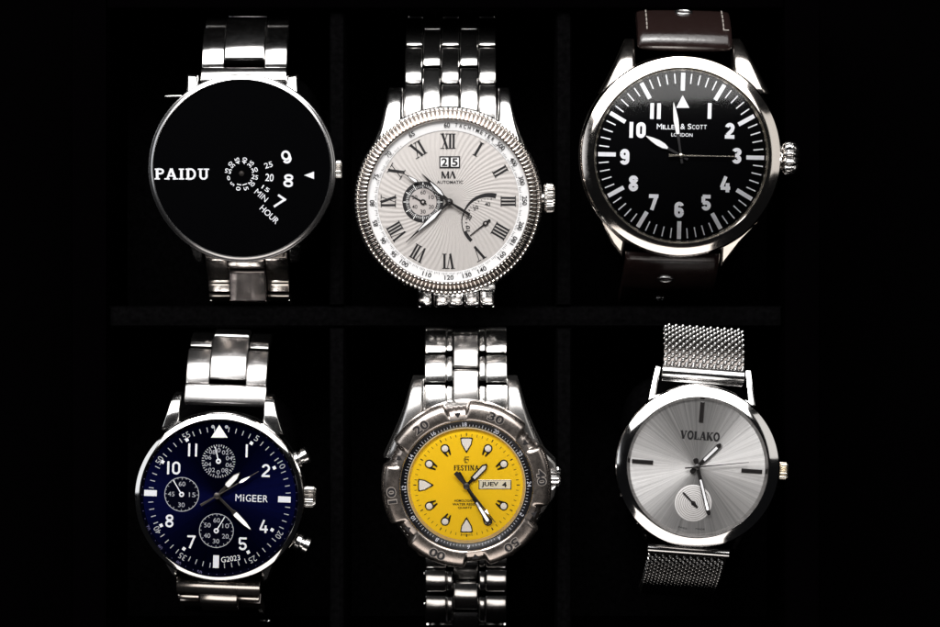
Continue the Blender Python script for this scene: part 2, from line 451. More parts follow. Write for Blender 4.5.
class Watch:
    def __init__(self, name, px, py, rot, tilt, label, base=46):
        self.c = (px, py); self.rot = rad(rot); self.tilt = rad(tilt); self.base = base
        o = bpy.data.objects.new(name, None)
        o.empty_display_size = 0.01
        COL.objects.link(o)
        R = Matrix.Rotation(self.rot, 4, 'Z') @ Matrix.Rotation(self.tilt, 4, 'X')
        off = R @ Vector((0, 0, -base * S))
        o.location = Vector(((px - CX) * S, (CY - py) * S, 0)) + off
        o.rotation_euler = (self.tilt, 0, self.rot)
        o['label'] = label; o['category'] = 'watch'; o['group'] = 'wristwatches in the display box'
        self.o = o
    def P(self, px, py):
        """photo pixel -> this watch's own dial-plane coordinates"""
        x, y = px - self.c[0], self.c[1] - py
        c, s = math.cos(-self.rot), math.sin(-self.rot)
        return (x * c - y * s, (x * s + y * c) / math.cos(self.tilt))
    def PL(self, *pts): return [self.P(*p) for p in pts]
    def polar(self, c, px, py):
        x, y = self.P(px, py)
        return math.hypot(x - c[0], y - c[1]), math.atan2(y - c[1], x - c[0])
    def build(self, mb, name, mats, parent=None, sharp=32):
        me = bpy.data.meshes.new(name)
        me.from_pydata([(x * S, y * S, (z + self.base) * S) for x, y, z in mb.v], [], mb.f)
        for k in (mats if isinstance(mats, (list, tuple)) else [mats]): me.materials.append(M[k])
        me.polygons.foreach_set("material_index", mb.m)
        me.polygons.foreach_set("use_smooth", mb.sm)
        me.update()
        me.set_sharp_from_angle(angle=rad(sharp))
        o = bpy.data.objects.new(name, me)
        COL.objects.link(o)
        o.parent = parent or self.o
        return o
    # strap path: a list of (photo y, world tilt) stations -> local (y, z) points
    def path(self, ys, tilts, z0):
        pts = []; z = z0
        for i, yp in enumerate(ys):
            if i: z -= abs(ys[i] - ys[i - 1]) * math.tan(rad(tilts[i - 1]))
            wy = (CY - yp) * (DPX - z) / DPX - (CY - self.c[1])
            c, s = math.cos(-self.tilt), math.sin(-self.tilt)
            pts.append((wy * c - z * s, wy * s + z * c))
        return pts
    def link(self, mb, x0, x1, a, b, t=14, bulge=1.5, bev=1.0, m=0, lift=0.0, bars=False):
        """one bracelet link from path point a to b (y,z), between x0 and x1"""
        A, B = Vector(a), Vector(b)
        d = B - A; L = d.length; d.normalize()
        up = Vector((-d.y, d.x))
        if up.y < 0: up = -up
        n = 10; prof = [(0.6, -t), (0, -t + 0.6), (0, -1.1), (0.25, -0.35)]
        for i in range(n + 1):
            q = i / n
            prof.append((0.8 + (L - 1.6) * q, bulge * 4 * q * (1 - q)))
        prof += [(L - 0.25, -0.35), (L, -1.1), (L, -t + 0.6), (L - 0.6, -t)]
        def T(u, w, x):
            p = A + d * u + up * (w + lift)
            return (x, p.x, p.y)
        mb.prism(prof, x0, x1, bev, m, T, both=True)
        # keep the winding outward whichever way the path runs
    def crystal(self, r, z, dome, cx=0, cy=0, edge=2.0, m='glass'):
        mb = MB(); prof = []
        n = 14
        rows = []
        for i in range(n + 1):
            rr = max(0.02, r * i / n)
            prof.append((rr, z + dome * (1 - (rr / r) ** 2)))
        prof.append((r, z - edge))
        mb.lathe(prof, 128, 0, cx, cy)
        return self.build(mb, 'crystal', m)

def world_obj(mb, name, m, parent=None, loc=(0, 0, 0)):
    me = bpy.data.meshes.new(name)
    me.from_pydata([(x * S, y * S, z * S) for x, y, z in mb.v], [], mb.f)
    me.materials.append(M[m])
    me.polygons.foreach_set("use_smooth", mb.sm)
    me.update()
    me.set_sharp_from_angle(angle=rad(35))
    o = bpy.data.objects.new(name, me)
    COL.objects.link(o)
    o.location = [c * S for c in loc]
    o.parent = parent
    return o

# ------------------------------------------------------------------ setting: table, display box, cushions
FLOOR = -232
mb = MB()
mb.flat([(-9000, -9000), (9000, -9000), (9000, 9000), (-9000, 9000)], 0)
tb = world_obj(mb, 'table_top', 'table', None, (0, 0, FLOOR - 14))
tb['kind'] = 'structure'

def W(px, py): return (px - CX, CY - py)
box = bpy.data.objects.new('display_box', None)
COL.objects.link(box)
box.location = (0, 0, (FLOOR - 14) * S)
box['label'] = 'black felt lined display box with six compartments holding the watches'
box['category'] = 'display box'
ZB = FLOOR - 14
def box_part(name, x0, x1, y0, y1, z0, z1, m, bev):
    b = MB()
    b.prism([W(x0, y1), W(x1, y1), W(x1, y0), W(x0, y0)], z0 - ZB, z1 - ZB, bev)
    return world_obj(b, name, m, box)
IX0, IX1, IY0, IY1 = 100, 790, 3, 640
box_part('floor_panel', IX0 - 36, IX1 + 36, IY0 - 36, IY1 + 36, ZB + 0.5, FLOOR, 'felt', 0)
TOP = -62
box_part('wall', IX0 - 36, IX0, IY0 - 36, IY1 + 36, FLOOR + 0.3, TOP + 10, 'lacquer', 3)
box_part('wall', IX1, IX1 + 36, IY0 - 36, IY1 + 36, FLOOR + 0.3, TOP + 10, 'lacquer', 3)
box_part('wall', IX0 + 0.3, IX1 - 0.3, IY0 - 36, IY0, FLOOR + 0.3, TOP + 10, 'lacquer', 3)
box_part('wall', IX0 + 0.3, IX1 - 0.3, IY1, IY1 + 36, FLOOR + 0.3, TOP + 10, 'lacquer', 3)
box_part('divider', IX0 + 0.3, IX1 - 0.3, 306, 328, FLOOR + 0.3, TOP, 'felt', 8)
for xa in (326, 558):
    box_part('divider', xa, xa + 16, IY0 + 0.3, 305.6, FLOOR + 0.3, TOP - 0.5, 'felt', 6)
    box_part('divider', xa, xa + 16, 328.4, IY1 - 0.3, FLOOR + 0.3, TOP - 0.5, 'felt', 6)

def cushion(px, py, hw, hh, top, label):
    b = MB()
    n = 56; rows = []
    zc = (top + FLOOR) / 2; hz = (top - FLOOR) / 2 - 0.5
    for j in range(25):
        v = -PI / 2 + PI * j / 24
        cv = math.copysign(abs(math.cos(v)) ** 0.45, math.cos(v)); sv = math.copysign(abs(math.sin(v)) ** 0.6, math.sin(v))
        ring = []
        for i in range(n):
            u = 2 * PI * i / n
            cu = math.copysign(abs(math.cos(u)) ** 0.5, math.cos(u)); su = math.copysign(abs(math.sin(u)) ** 0.7, math.sin(u))
            ring.append((hw * max(cv, 1e-3) * cu, hh * max(cv, 1e-3) * su, hz + hz * sv))
        rows.append(ring)
    b.grid(rows, True)
    o = world_obj(b, 'cushion', 'felt', None, (*W(px, py), FLOOR + 0.5))
    o['label'] = label; o['category'] = 'cushion'; o['group'] = 'black cushions under the watches'
    return o

# ------------------------------------------------------------------ shared part builders
def lug(w, pts, z0, z1, slope, name='lug', m='steel', parent=None, bev=1.5, yref=None):
    """pts in photo pixels; the top falls away from the case by slope per pixel"""
    P = w.PL(*pts)
    yr = min(abs(p[1]) for p in P)
    b = MB()
    b.prism(P, z0, z1, bev, 0, zt=lambda x, y: -slope * (abs(y) - yr), zb=lambda x, y: -slope * 0.8 * (abs(y) - yr))
    return w.build(b, name, m, parent)

def loft_lug(w, st, parent, name='lug', m='steel', depth=24, rnd=0.22, crown=1.2):
    """lug lofted through stations (photo x left, photo x right, photo y, top z): rounded across, curved along"""
    pts = []
    for xl, xr, py, z in st:
        pts.append(Vector((w.P(xl, py)[0], w.P(xr, py)[0], w.P((xl + xr) / 2, py)[1], z)))
    cur = []
    for i in range(len(pts) - 1):
        q0, q1, q2, q3 = pts[max(i - 1, 0)], pts[i], pts[i + 1], pts[min(i + 2, len(pts) - 1)]
        for k in range(6):
            t = k / 6
            cur.append(0.5 * ((2 * q1) + (q2 - q0) * t + (2 * q0 - 5 * q1 + 4 * q2 - q3) * t ** 2 + (3 * q1 - q0 - 3 * q2 + q3) * t ** 3))
    cur.append(pts[-1])
    rows = []
    for i, v in enumerate(cur):
        xl, xr, y, z = v
        wd = xr - xl; r = wd * rnd
        e = 1.2 if i in (0, len(cur) - 1) else 0.0
        ring = [(xl, -depth), (xl, -r * 1.1), (xl + r * 0.12, -r * 0.55), (xl + r * 0.45, -r * 0.18), (xl + r, 0), (xl + wd * 0.5, crown * 0.5), (xr - r, 0), (xr - r * 0.45, -r * 0.18), (xr - r * 0.12, -r * 0.55), (xr, -r * 1.1), (xr, -depth)]
        rows.append([(x, y, z + h - (e if h > -depth else 0)) for x, h in ring])
    if rows[0][0][1] < rows[-1][0][1]: rows = rows[::-1]
    b = MB(); b.grid(rows, True)
    n = len(rows[0])
    b.add(rows[0], [list(range(n))[::-1]]); b.add(rows[-1], [list(range(n))])
    return w.build(b, name, m, parent, 50)

def knurled_crown(w, px, py, length, r, ang=0.0, z=-14, n=26, m='steel_knurl', neck=True):
    b = MB()
    x, y = w.P(px, py)
    if neck: b.revx([(-6, r * 0.5), (0.2, r * 0.5)], (x, y, z), ang, 24)
    b.revx([(0, r * 0.86), (0.8, r), (length * 0.8, r), (length, r * 0.8), (length + 0.6, r * 0.3)], (x, y, z), ang, n * 6, 0, n, 0.24)
    return w.build(b, 'crown', m, None, 25)

# ================================================================== 1. black disc dial watch
w = Watch('wrist_watch', 242, 168.5, 0.0, 5, 'slim silver watch with plain black dial, rotating number discs and no hands')
P = w.P
b = MB()
b.lathe([(60, -44), (86, -40), (90, -30), (90.5, -6), (89, -5)], 160)
case = w.build(b, 'case', 'steel')
b = MB()
b.lathe([(88.2, -0.5), (88.4, 1.8), (89.2, 2.6), (91.4, 2.0), (91.8, 1.6), (93.2, 0.9), (94, -0.6), (94.2, -4), (94, -8), (91, -10)], 200)
w.build(b, 'bezel', 'steel_satin')
for pts in (((185.5, 75), (196.5, 76), (198, 94), (186, 97)), ((286, 77), (297, 75), (297, 97), (284, 93)),
            ((187, 246), (199, 248), (199, 266), (190, 264)), ((287, 248), (299, 246), (296, 264), (287, 266))):
    lug(w, pts, -34, -10, 0.5 if pts[0][1] < 168 else 1.4, parent=case, bev=2)
b = MB(); b.disc(0, 0, 88.5, 0, 0, 128)
dial = w.build(b, 'dial', 'black_dial')
b = MB(); x, y = P(182, 174)
b.serif('PAIDU', x, y, 11, 0.2, 55, 0, k=0.2, t=0.12, sl=0.2, gap=0.06)
w.build(b, 'lettering', 'white_print', dial)
b = MB(); dc = P(241.5, 174)
for i in range(12):
    a = rad(197 + 30 * i)
    b.text(str(5 * i), dc[0] + 13.6 * math.cos(a), dc[1] + 13.6 * math.sin(a), 4.6, 0.25, a, w=None if i < 2 else 6.6, bold=0.012)
for s, px, py, r, h in (('25', 268.5, 165, 17, 5.6), ('20', 269.5, 177.5, -5, 7.6), ('15', 265.5, 188.6, -34, 4.0)):
    x, y = P(px, py); b.text(s, x, y, h, 0.25, rad(r), w=8.2, bold=0.01)
w.build(b, 'minute_disc_numerals', 'white_print', dial)
b = MB()
for s, px, py, r, ww in (('9', 286.4, 157, 18, 9.5), ('8', 288.4, 180.6, -5, 10), ('7', 278.8, 202, -34, 9.5)):
    x, y = P(px, py); b.digits(s, x, y, 13.2, 0.25, 0.17, rad(r), ww / 13.2 * 0.98)
w.build(b, 'hour_disc_numerals', 'white_print', dial)
b = MB()
x, y = P(261.2, 195.3); b.text('MIN', x, y, 5.8, 0.25, rad(-41), w=14.5, bold=0.0)
x, y = P(269.2, 214.4); b.text('HOUR', x, y, 6.2, 0.25, rad(-43), w=22.5, bold=0.012)
w.build(b, 'disc_captions', 'white_print', dial)
b = MB(); b.prism(w.PL((304, 175.2), (314, 171.6), (314, 179)), 0.1, 0.6)
w.build(b, 'pointer_triangle', 'white_print', dial)
b = MB(); b.lathe([(0.02, 1.2), (2.4, 1.0), (3.0, 0.2)], 32, 0, *P(241.5, 173.5))
w.build(b, 'centre_pin', 'steel_dark', dial)
w.crystal(88.4, 1.2, 0.8)
knurled_crown(w, 335, 170, 6.6, 8.2, 0, -9, 22)
b = MB(); x, y = P(181, 97)
b.revx([(0, 1.4), (12, 1.2), (17, 0.8), (18.5, 0.3)], (x, y, -26), PI, 12)
w.build(b, 'spring_bar', 'steel')
# bracelet
z0 = -20
p = w.path([81, 67, 46, 26, 14, 4], [25, 22, 52, 66, 72], z0)
b = MB()
w.link(b, -43.5, 43, p[0], p[1], 14, 1.4)
br = w.build(b, 'bracelet', 'steel')
def curved_link(w, x0, x1, pts, parent, m='steel', t=11, bulge=0.6, name='link', lift=0.0, bev=1.0, sub=6):
    """link whose top follows several path stations, smoothly"""
    V = [Vector(q) for q in pts]
    # Catmull-Rom through the stations
    cur = []
    for i in range(len(V) - 1):
        q0, q1, q2, q3 = V[max(i - 1, 0)], V[i], V[i + 1], V[min(i + 2, len(V) - 1)]
        for k in range(sub):
            t_ = k / sub
            cur.append(0.5 * ((2 * q1) + (q2 - q0) * t_ + (2 * q0 - 5 * q1 + 4 * q2 - q3) * t_ ** 2 + (3 * q1 - q0 - 3 * q2 + q3) * t_ ** 3))
    cur.append(V[-1])
    n = len(cur); top, bot = [], []
    for i in range(n):
        d = cur[min(i + 1, n - 1)] - cur[max(i - 1, 0)]; d.normalize()
        u = Vector((-d.y, d.x))
        if (V[-1].x - V[0].x) < 0: u = -u
        q = i / (n - 1)
        drop = 1.0 if i in (0, n - 1) else 0.0
        top.append(cur[i] + u * (lift + bulge * 4 * q * (1 - q) - drop))
        bot.append(cur[i] - u * t)
    prof = [(v.x, v.y) for v in top] + [(v.x, v.y) for v in reversed(bot)]
    b = MB()
    b.prism(prof, x0, x1, bev, 0, lambda u, w_, x: (x, u, w_), both=True)
    return w.build(b, name, m, parent)
for xa, xb in ((-43, -20.6), (20.6, 43)):
    curved_link(w, xa, xb, p[1:4], br, bulge=0.8)
    curved_link(w, xa + 0.6, xb - 0.6, w.path([24.5, 12, 4], [70, 76], p_z := -20 - 14 * math.tan(rad(25)) - 21 * math.tan(rad(22)) - 20 * math.tan(rad(52))), br, bulge=0.8)
pc = w.path([60, 46, 30, 17, 8], [24, 45, 64, 70], z0 - 7)
curved_link(w, -20, 20, pc[:4], br, bulge=0.8, lift=1.2)
curved_link(w, -19.6, 19.6, w.path([15.5, 6], [74], -75), br, bulge=0.4)
b = MB(); q = w.path([60, 53], [20], z0 - 9)
for k in range(3):
    yy = q[0][0] * (1 - (k + 0.5) / 3) + q[1][0] * (k + 0.5) / 3; zz = q[0][1] * (1 - (k + 0.5) / 3) + q[1][1] * (k + 0.5) / 3
    b.revx([(-19, 1.3), (19, 1.3)], (0, yy, zz - 2), 0, 12)
w.build(b, 'hinge_tube', 'steel_warm', br)
# six o'clock side
for xa, xb in ((-40, -17.5), (20.5, 43)):
    curved_link(w, xa, xb, w.path([258, 268, 279, 285, 292], [58, 60, 30, 32], -28), br, 'steel_warm', bulge=0.4)
    curved_link(w, xa, xb, w.path([293.5, 297, 300.5], [26, 50], -72), br, 'steel_warm', bulge=0.4)
    curved_link(w, xa, xb, w.path([301.5, 306], [80], -82), br, 'steel_warm', bulge=0.4)
curved_link(w, -17, 20, w.path([259, 269], [50], -26), br, 'steel_warm', bulge=1.0)
curved_link(w, -17, 20, w.path([270, 280, 291, 301], [42, 36, 30], -40), br, 'film', bulge=0.6, lift=1.0)
curved_link(w, -17, 20, w.path([302, 307], [80], -64), br, 'steel_warm', bulge=0.4)
cushion(242, 163, 78, 100, -50, 'black cushion inside the strap of the plain black disc-dial watch')

# ================================================================== 2. roman numeral watch
w = Watch('wrist_watch', 448.3, 201.3, 0.0, 4, 'steel watch with fluted bezel, roman numerals on a pale rayed dial')
P = w.P
b = MB()
b.lathe([(60, -50), (84, -46), (92, -36), (95, -24), (95, -12), (92.5, -8.5), (90, -8)], 160)
case = w.build(b, 'case', 'steel')
NF = 128
def flute(r, z, t):
    if r < 81.8: return r, z
    k = min(1.0, abs(math.sin(NF * t / 2)) * 1.2)
    k = k * k * (3 - 2 * k)
    if r < 89.9: return r, z - 3.2 * (1 - k)
    return r - 1.2 * (1 - k), z - 1.4 * (1 - k)
b = MB()
b.lathe([(80.4, 3.0), (80.8, 7.0), (81.6, 7.8), (82.6, 8.0), (84.5, 7.4), (87.5, 6.1), (89.4, 5.0), (89.85, 3.0), (90.3, 2.6), (91.4, 3.0), (93.2, 2.0), (94.2, -1.5), (94.2, -8), (91, -9)], NF * 8, f=flute)
w.build(b, 'bezel', 'steel_flute', None, 40)
loft_lug(w, [(388.5, 402.8, 88, -36), (386.5, 402.8, 95, -26), (383.5, 402.8, 110, -16), (377.5, 404, 131, -10), (367, 404, 154, -8)], case, m='steel')
loft_lug(w, [(498.2, 508.8, 88, -36), (498.2, 510.8, 95, -26), (498.2, 513.6, 110, -16), (496, 520, 131, -10), (496, 530, 154, -8)], case, m='steel')
lug(w, ((364, 245), (380, 270), (404, 290), (404, 276)), -40, -17, 0.6, parent=case, m='steel', bev=3)
lug(w, ((533, 245), (518, 270), (494, 290), (494, 276)), -40, -17, 0.6, parent=case, m='steel', bev=3)
b = MB()
b.lathe([(0.02, 0), (71, 0)], 128)
dial = w.build(b, 'dial', 'guilloche')
b = MB()
b.lathe([(70.5, 0.25), (70.9, 0.9), (80.6, 3.2)], 160)
for i in range(300):
    a = 2 * PI * i / 300
    if i % 5 == 0: continue
    deg = math.degrees(a)
    if 60 < deg < 130: continue
    b.tick(0, 0, a, 71.6, 73.2 if i % 3 else 74, 0.35, 1.75, 1)
for s, px, py in (('60', 447, 127.5), ('65', 413, 137), ('70', 389.5, 155), ('75', 377.5, 177.5), ('80', 373.5, 203), ('85', 376, 223), ('90', 384, 240), ('95', 394, 253.5), ('100', 404.5, 262.5),
                  ('110', 427, 273.5), ('120', 449, 276.5), ('130', 467, 275), ('140', 482, 269.5), ('160', 502, 255.5), ('180', 514.5, 241), ('200', 521, 226), ('250', 525, 200.5), ('300', 520.5, 181), ('400', 511, 163.5), ('500', 500.5, 146.5)):
    x, y = P(px, py); r = math.hypot(x, y); a = math.atan2(y, x); r = 76.2
    b.text(s, r * math.cos(a), r * math.sin(a), 4.8, 2.85, a - PI / 2 if 0 <= a < PI or True and y > -30 else a + PI / 2, w=3.0 * len(s), bold=0.015, m=1)
word = 'TACHYMETER'
for i, ch in enumerate(word):
    a = rad(84 - i * 3.3)
    b.text(ch, 76.4 * math.cos(a), 76.4 * math.sin(a), 3.8, 2.85, a - PI / 2, bold=0.015, w=2.6 if ch != 'M' else 3.2, m=1)
w.build(b, 'chapter_ring', ['white_dial', 'black_print'])
for i, s in enumerate(['XII', 'I', 'II', 'III', 'IIII', 'V', 'VI', 'VII', 'VIII', 'IX', 'X', 'XI']):
    a = PI / 2 - 2 * PI * i / 12
    b = MB()
    wd = {'I': 5, 'II': 8, 'III': 11.5, 'IIII': 15, 'V': 10, 'VI': 13, 'VII': 15, 'VIII': 18, 'IX': 13, 'X': 10.5, 'XI': 13.5, 'XII': 16}[s]
    wd *= 0.9
    b.serif(s, 60 * math.cos(a), 60 * math.sin(a), 15.2, 0.3, wd, a - PI / 2, k=0.26, t=0.055, sl=0.25, gap=-0.03)
    for k in range(0): pass
    w.build(b, 'numeral', 'black_print', dial)
b = MB()
x, y = P(449.7, 162.3)
for sx, d in ((-5.2, '2'), (5.2, '5')):
    b.rect(x + sx, y, 10.36, 12, 0.1, 0.9, 0, 0.2, 0)
    b.rect(x + sx, y, 7.8, 9.0, 0.95, 1.0, 0, 0, 1)
    b.text(d, x + sx, y, 8.0, 1.1, 0, w=5.8, bold=0.03, m=0)
w.build(b, 'date_window', ['black_print', 'white_dial'], dial)
b = MB()
x, y = P(448.6, 175); z = 0.25
for (pl, sw) in (([(-6.5, -3.6), (-6.5, 3.6)], 1.1), ([(-6.5, 3.4), (-3.4, -3.4)], 1.9), ([(-3.4, -3.4), (-0.4, 3.4)], 0.7), ([(-0.4, 3.6), (-0.4, -3.6)], 1.8), ([(1.2, -3.6), (3.9, 3.6)], 0.8), ([(3.7, 3.6), (6.4, -3.6)], 1.9)):
    b.stroke(pl, sw, z + b.jit(), lambda u, v: (x + u, y + v))
x, y = P(450, 182.2); b.text('AUTOMATIC', x, y, 3.2, 0.25, 0, w=26, bold=0.012)
w.build(b, 'lettering', 'black_print', dial)
# small seconds
sc = P(423, 202)
b = MB()
b.ring(*sc, 13.6, 20.6, 0.3, 0)
b.disc(*sc, 13.6, 0.26, 1)
for i in range(60):
    b.tick(*sc, 2 * PI * i / 60, 14.6 if i % 5 else 14, 17.2 if i % 5 else 19.6, 0.45 if i % 5 else 0.8, 0.45, 2)
for k, s in enumerate(['60', '10', '20', '30', '40', '50']):
    a = PI / 2 - k * PI / 3
    b.text(s, sc[0] + 9.6 * math.cos(a), sc[1] + 9.6 * math.sin(a), 4.0, 0.5, 0, w=5.2, bold=0.01, m=0)
sub = w.build(b, 'subdial', ['black_print', 'silver_flat', 'white_dial'])
b = MB()
b.hand(*sc, rad(151), [(-4, 0.5), (-2.6, 0.7), (-2.2, 2.2), (0, 3.0), (2.2, 2.2), (2.8, 0.9), (14.6, 0.35)], 1.0, 1.8)
b.lathe([(0.02, 2.4), (1.0, 2.3), (1.2, 1.8)], 20, 1, *sc)
w.build(b, 'subdial_hand', ['dark_hand', 'silver_flat'], sub)
# power reserve
pc_ = P(486.5, 222.5)
b = MB()
def taper_arc(b, c, r, a0, a1, w0, w1, z, n=28):
    rows = []
    A = [a0 + (a1 - a0) * i / n for i in range(n + 1)]
    W_ = [w0 + (w1 - w0) * i / n for i in range(n + 1)]
    b.grid([[(c[0] + (r + sg * ww / 2) * math.cos(rad(q)), c[1] + (r + sg * ww / 2) * math.sin(rad(q)), z) for q, ww in zip(A, W_)] for sg in (1, -1)], False, 0, False)
pc_ = P(488.8, 221.6)
taper_arc(b, pc_, 26.6, 74, 168, 5.0, 1.0, 0.3)
taper_arc(b, pc_, 27.0, 168, 202, 1.0, 1.0, 0.3)
taper_arc(b, pc_, 25.8, 202, 228, 3.4, 3.4, 0.36)
for k in range(15):
    a = rad(84 + k * 8.2)
    b.tick(*pc_, a, 21.8, 23.6, 0.4 if k % 4 else 0.8, 0.45, 0)
for s, px, py, r in (('40', 487.5, 204.2, 0), ('30', 475.6, 207.8, 25), ('20', 469.3, 217.4, 60), ('10', 468, 228.4, 90)):
    x, y = P(px, py); b.text(s, x, y, 4.0, 0.5, rad(r), w=5.4, bold=0.01)
sub = w.build(b, 'power_reserve_scale', ['black_print'])
b = MB(); r_, a_ = w.polar(P(485.5, 223.3), 470, 235.5)
b.hand(*P(485.5, 223.3), a_, [(-6, 0.8), (-4.6, 1.5), (-3.2, 1.0), (-2.2, 2.0), (0, 2.7), (2.2, 2.0), (3, 0.7), (r_, 0.45)], 1.0, 1.8)
b.lathe([(0.02, 2.4), (0.9, 2.3), (1.1, 1.8)], 20, 1, *P(485.5, 223.3))
w.build(b, 'reserve_hand', ['dark_hand', 'silver_flat'], sub)
hc = P(449.3, 201.8)
def leaf_hand(w, hc, tip, prof, lume, z0, z1, name, m='dark_hand', lm='lume', bev=0.2):
    r_, a_ = w.polar(hc, *tip)
    k = r_ / prof[-1][0]
    b = MB()
    b.hand(*hc, a_, [(u * k if u > 0 else u, v) for u, v in prof], z0, z1, bev, 0)
    if lume: b.hand(*hc, a_, [(u * k, v) for u, v in lume], z1 + 0.02, z1 + 0.25, 0.05, 1)
    return w.build(b, name, [m, lm])
leaf_hand(w, hc, (422, 173.5), [(-2, 1.6), (4, 1.6), (8, 1.2), (14, 2.4), (22, 2.1), (32, 0.8), (39, 0.25)], [(9, 0.3), (14, 1.5), (20, 1.2), (27, 0.2)], 2.2, 3.0, 'hour_hand')
leaf_hand(w, hc, (406, 242), [(-2, 1.6), (5, 1.4), (10, 1.1), (22, 2.7), (34, 1.9), (46, 0.8), (59, 0.3)], [(11, 0.3), (22, 1.9), (32, 1.2), (42, 0.25)], 3.8, 4.6, 'minute_hand')
r_, a_ = w.polar(hc, 399, 170.5)
b = MB()
b.hand(*hc, a_, [(-24, 1.5), (-8, 1.3), (-3, 0.9), (20, 0.55), (36, 0.55), (39, 1.9), (45, 1.4), (50, 0.5), (r_, 0.3)], 5.2, 5.8, 0.15)
b.hand(*hc, a_, [(38, 0.3), (40, 1.3), (44, 0.9), (48, 0.15)], 5.82, 6.0, 0.05, 1)
b.lathe([(0.02, 7.6), (1.5, 7.5), (3.0, 6.8), (3.6, 5.9), (3.6, 1)], 32, 0, *hc)
b.lathe([(0.02, 7.9), (1.0, 7.8), (1.4, 7.2)], 24, 2, *hc)
w.build(b, 'seconds_hand', ['dark_hand', 'lume', 'steel'])
w.crystal(80.4, 6.6, 2.2)
b = MB(); x, y = P(544, 198.5)
b.revx([(-8, 7), (0.2, 7)], (x, y, -12), 0, 24)
b.revx([(0, 12.5), (1, 14.2), (3, 14.6), (9, 14.2), (10.8, 12.8), (11.6, 6)], (x, y, -12), 0, 30 * 8, 0, 30, 0.10, 0.55)
w.build(b, 'crown', 'steel_knurl', None, 22)
# five column bracelet
A = w.path([121, 100, 84], [8, 24], -15)
cols = [-45, -26.6, -8, 11, 30, 48.6]
br = None
for k in range(5):
    xa, xb = cols[k] + 0.5, cols[k + 1] - 0.5
    if k % 2 == 0:
        sets = [([121, 106, 93, 83.5], [6, 26, 48], -15, 0), ([82.5, 74, 64, 55, 47], [14, 40, 56, 66], -33, 0.8), ([45.5, 40, 30, 21, 14], [40, 60, 68, 74], -77, 0.8), ([12.5, 5], [72], -130, 0)]
    else:
        sets = [([116, 100, 84, 67.5], [8, 30, 44], -15, 0), ([66, 58, 49, 39, 30], [22, 50, 60, 66], -50, 0.8), ([28.5, 20, 12, 5], [50, 66, 74], -102, 0.8)]
    for ys, tl, zz, bl in sets:
        pth = w.path(ys, tl, zz)
        if br is None:
            br = curved_link(w, xa, xb, pth, None, 'steel_scuffed', 11, bl, 'bracelet', 0, 1.6)
        else:
            curved_link(w, xa, xb, pth, br, 'steel_scuffed', 11, bl, 'link', 0, 1.6)
curved_link(w, -44, 48, w.path([282, 291], [58], -26), br, 'steel', 10, 0.5, 'end_link')
for k in range(5):
    xa, xb = (-24, -7, 8, 24, 40)[k] - 8, (-24, -7, 8, 24, 40)[k] + 7
    curved_link(w, xa, xb, w.path([291 + (k % 2) * 1.5, 297, 303, 307], [50, 34, 62], -42), br, 'steel', 10, 1.4, 'link', 0, 3)
    curved_link(w, xa, xb, w.path([308, 314], [80], -64), br, 'steel', 10, 0.4, 'link', 0, 2)
cushion(448.3, 180, 74, 96, -54, 'black cushion inside the bracelet of the fluted roman numeral watch')

# ================================================================== 3. pilot watch on leather
w = Watch('wrist_watch', 681, 156, -1.3, 3, 'large steel watch with black dial, white numerals 1 to 11 and brown leather strap')
w.o.scale = (1.012,) * 3
P = w.P
b = MB()
b.lathe([(62, -52), (90, -47), (98, -36), (100.6, -22), (100.4, -12), (98, -9)], 160)
case = w.build(b, 'case', 'steel_warm')
b = MB()
b.lathe([(85.8, 1.0), (86.2, 5.6), (87.0, 6.2), (88.2, 6.0), (93, 4.1), (97.8, 2.0), (99.4, 0.2), (100, -4), (99.8, -9.5), (96, -10.5)], 200)
w.build(b, 'bezel', 'steel_mirror_warm', None, 13)
loft_lug(w, [(628, 636.6, 39, -40), (624, 636.8, 47, -28), (618, 637, 60, -17), (610, 638, 76, -11), (600, 634, 94, -9)], case, m='steel_warm')
loft_lug(w, [(733.6, 742.5, 39, -40), (733.6, 746, 47, -28), (733.4, 752, 60, -17), (733, 760.5, 76, -11), (736, 770, 94, -9)], case, m='steel_warm')
lug(w, ((603, 220), (614, 244), (625, 257), (628, 240)), -40, -16, 0.5, parent=case, m='steel_warm', bev=3)
lug(w, ((760, 220), (743, 243), (724, 268), (723, 244), (735, 238)), -40, -16, 0.5, parent=case, m='steel_warm', bev=3)
b = MB(); b.disc(0, 0, 84.4, 0, 0, 128)
dial = w.build(b, 'dial', 'black_dial')
b = MB(); b.lathe([(83.6, 0.3), (84.2, 1.4), (85.2, 2.6), (86, 3.0)], 160)
w.build(b, 'inner_flange', 'champagne')
b = MB()
for i in range(60):
    if i % 5: b.tick(0, 0, 2 * PI * i / 60, 71.6, 81.5, 1.15, 0.2)
w.build(b, 'minute_track', 'white_print', dial)
for i in range(12):
    b = MB(); b.tick(0, 0, 2 * PI * i / 12, 64.5, 82, 4.1, 0.05, 0, 0.5)
    w.build(b, 'hour_marker', 'white_print', dial)
for s, px, py in (('1', 709, 111.7), ('2', 729, 131.2), ('3', 736, 155.8), ('4', 725, 184), ('5', 706, 202), ('6', 679.3, 209), ('7', 654, 201.5), ('8', 634, 183), ('9', 625.3, 156.8), ('10', 638, 130.4), ('11', 655.6, 111.8)):
    b = MB(); x, y = P(px, py)
    b.digits(s, x, y, 15.6, 0.25, 0.235, 0, 0.60, 0.20)
    w.build(b, 'numeral', 'white_print', dial)
b = MB(); b.prism(w.PL((682.4, 96.3), (676, 108.6), (689, 108.6)), 0.1, 0.6)
w.build(b, 'pointer_triangle', 'white_print', dial)
b = MB()
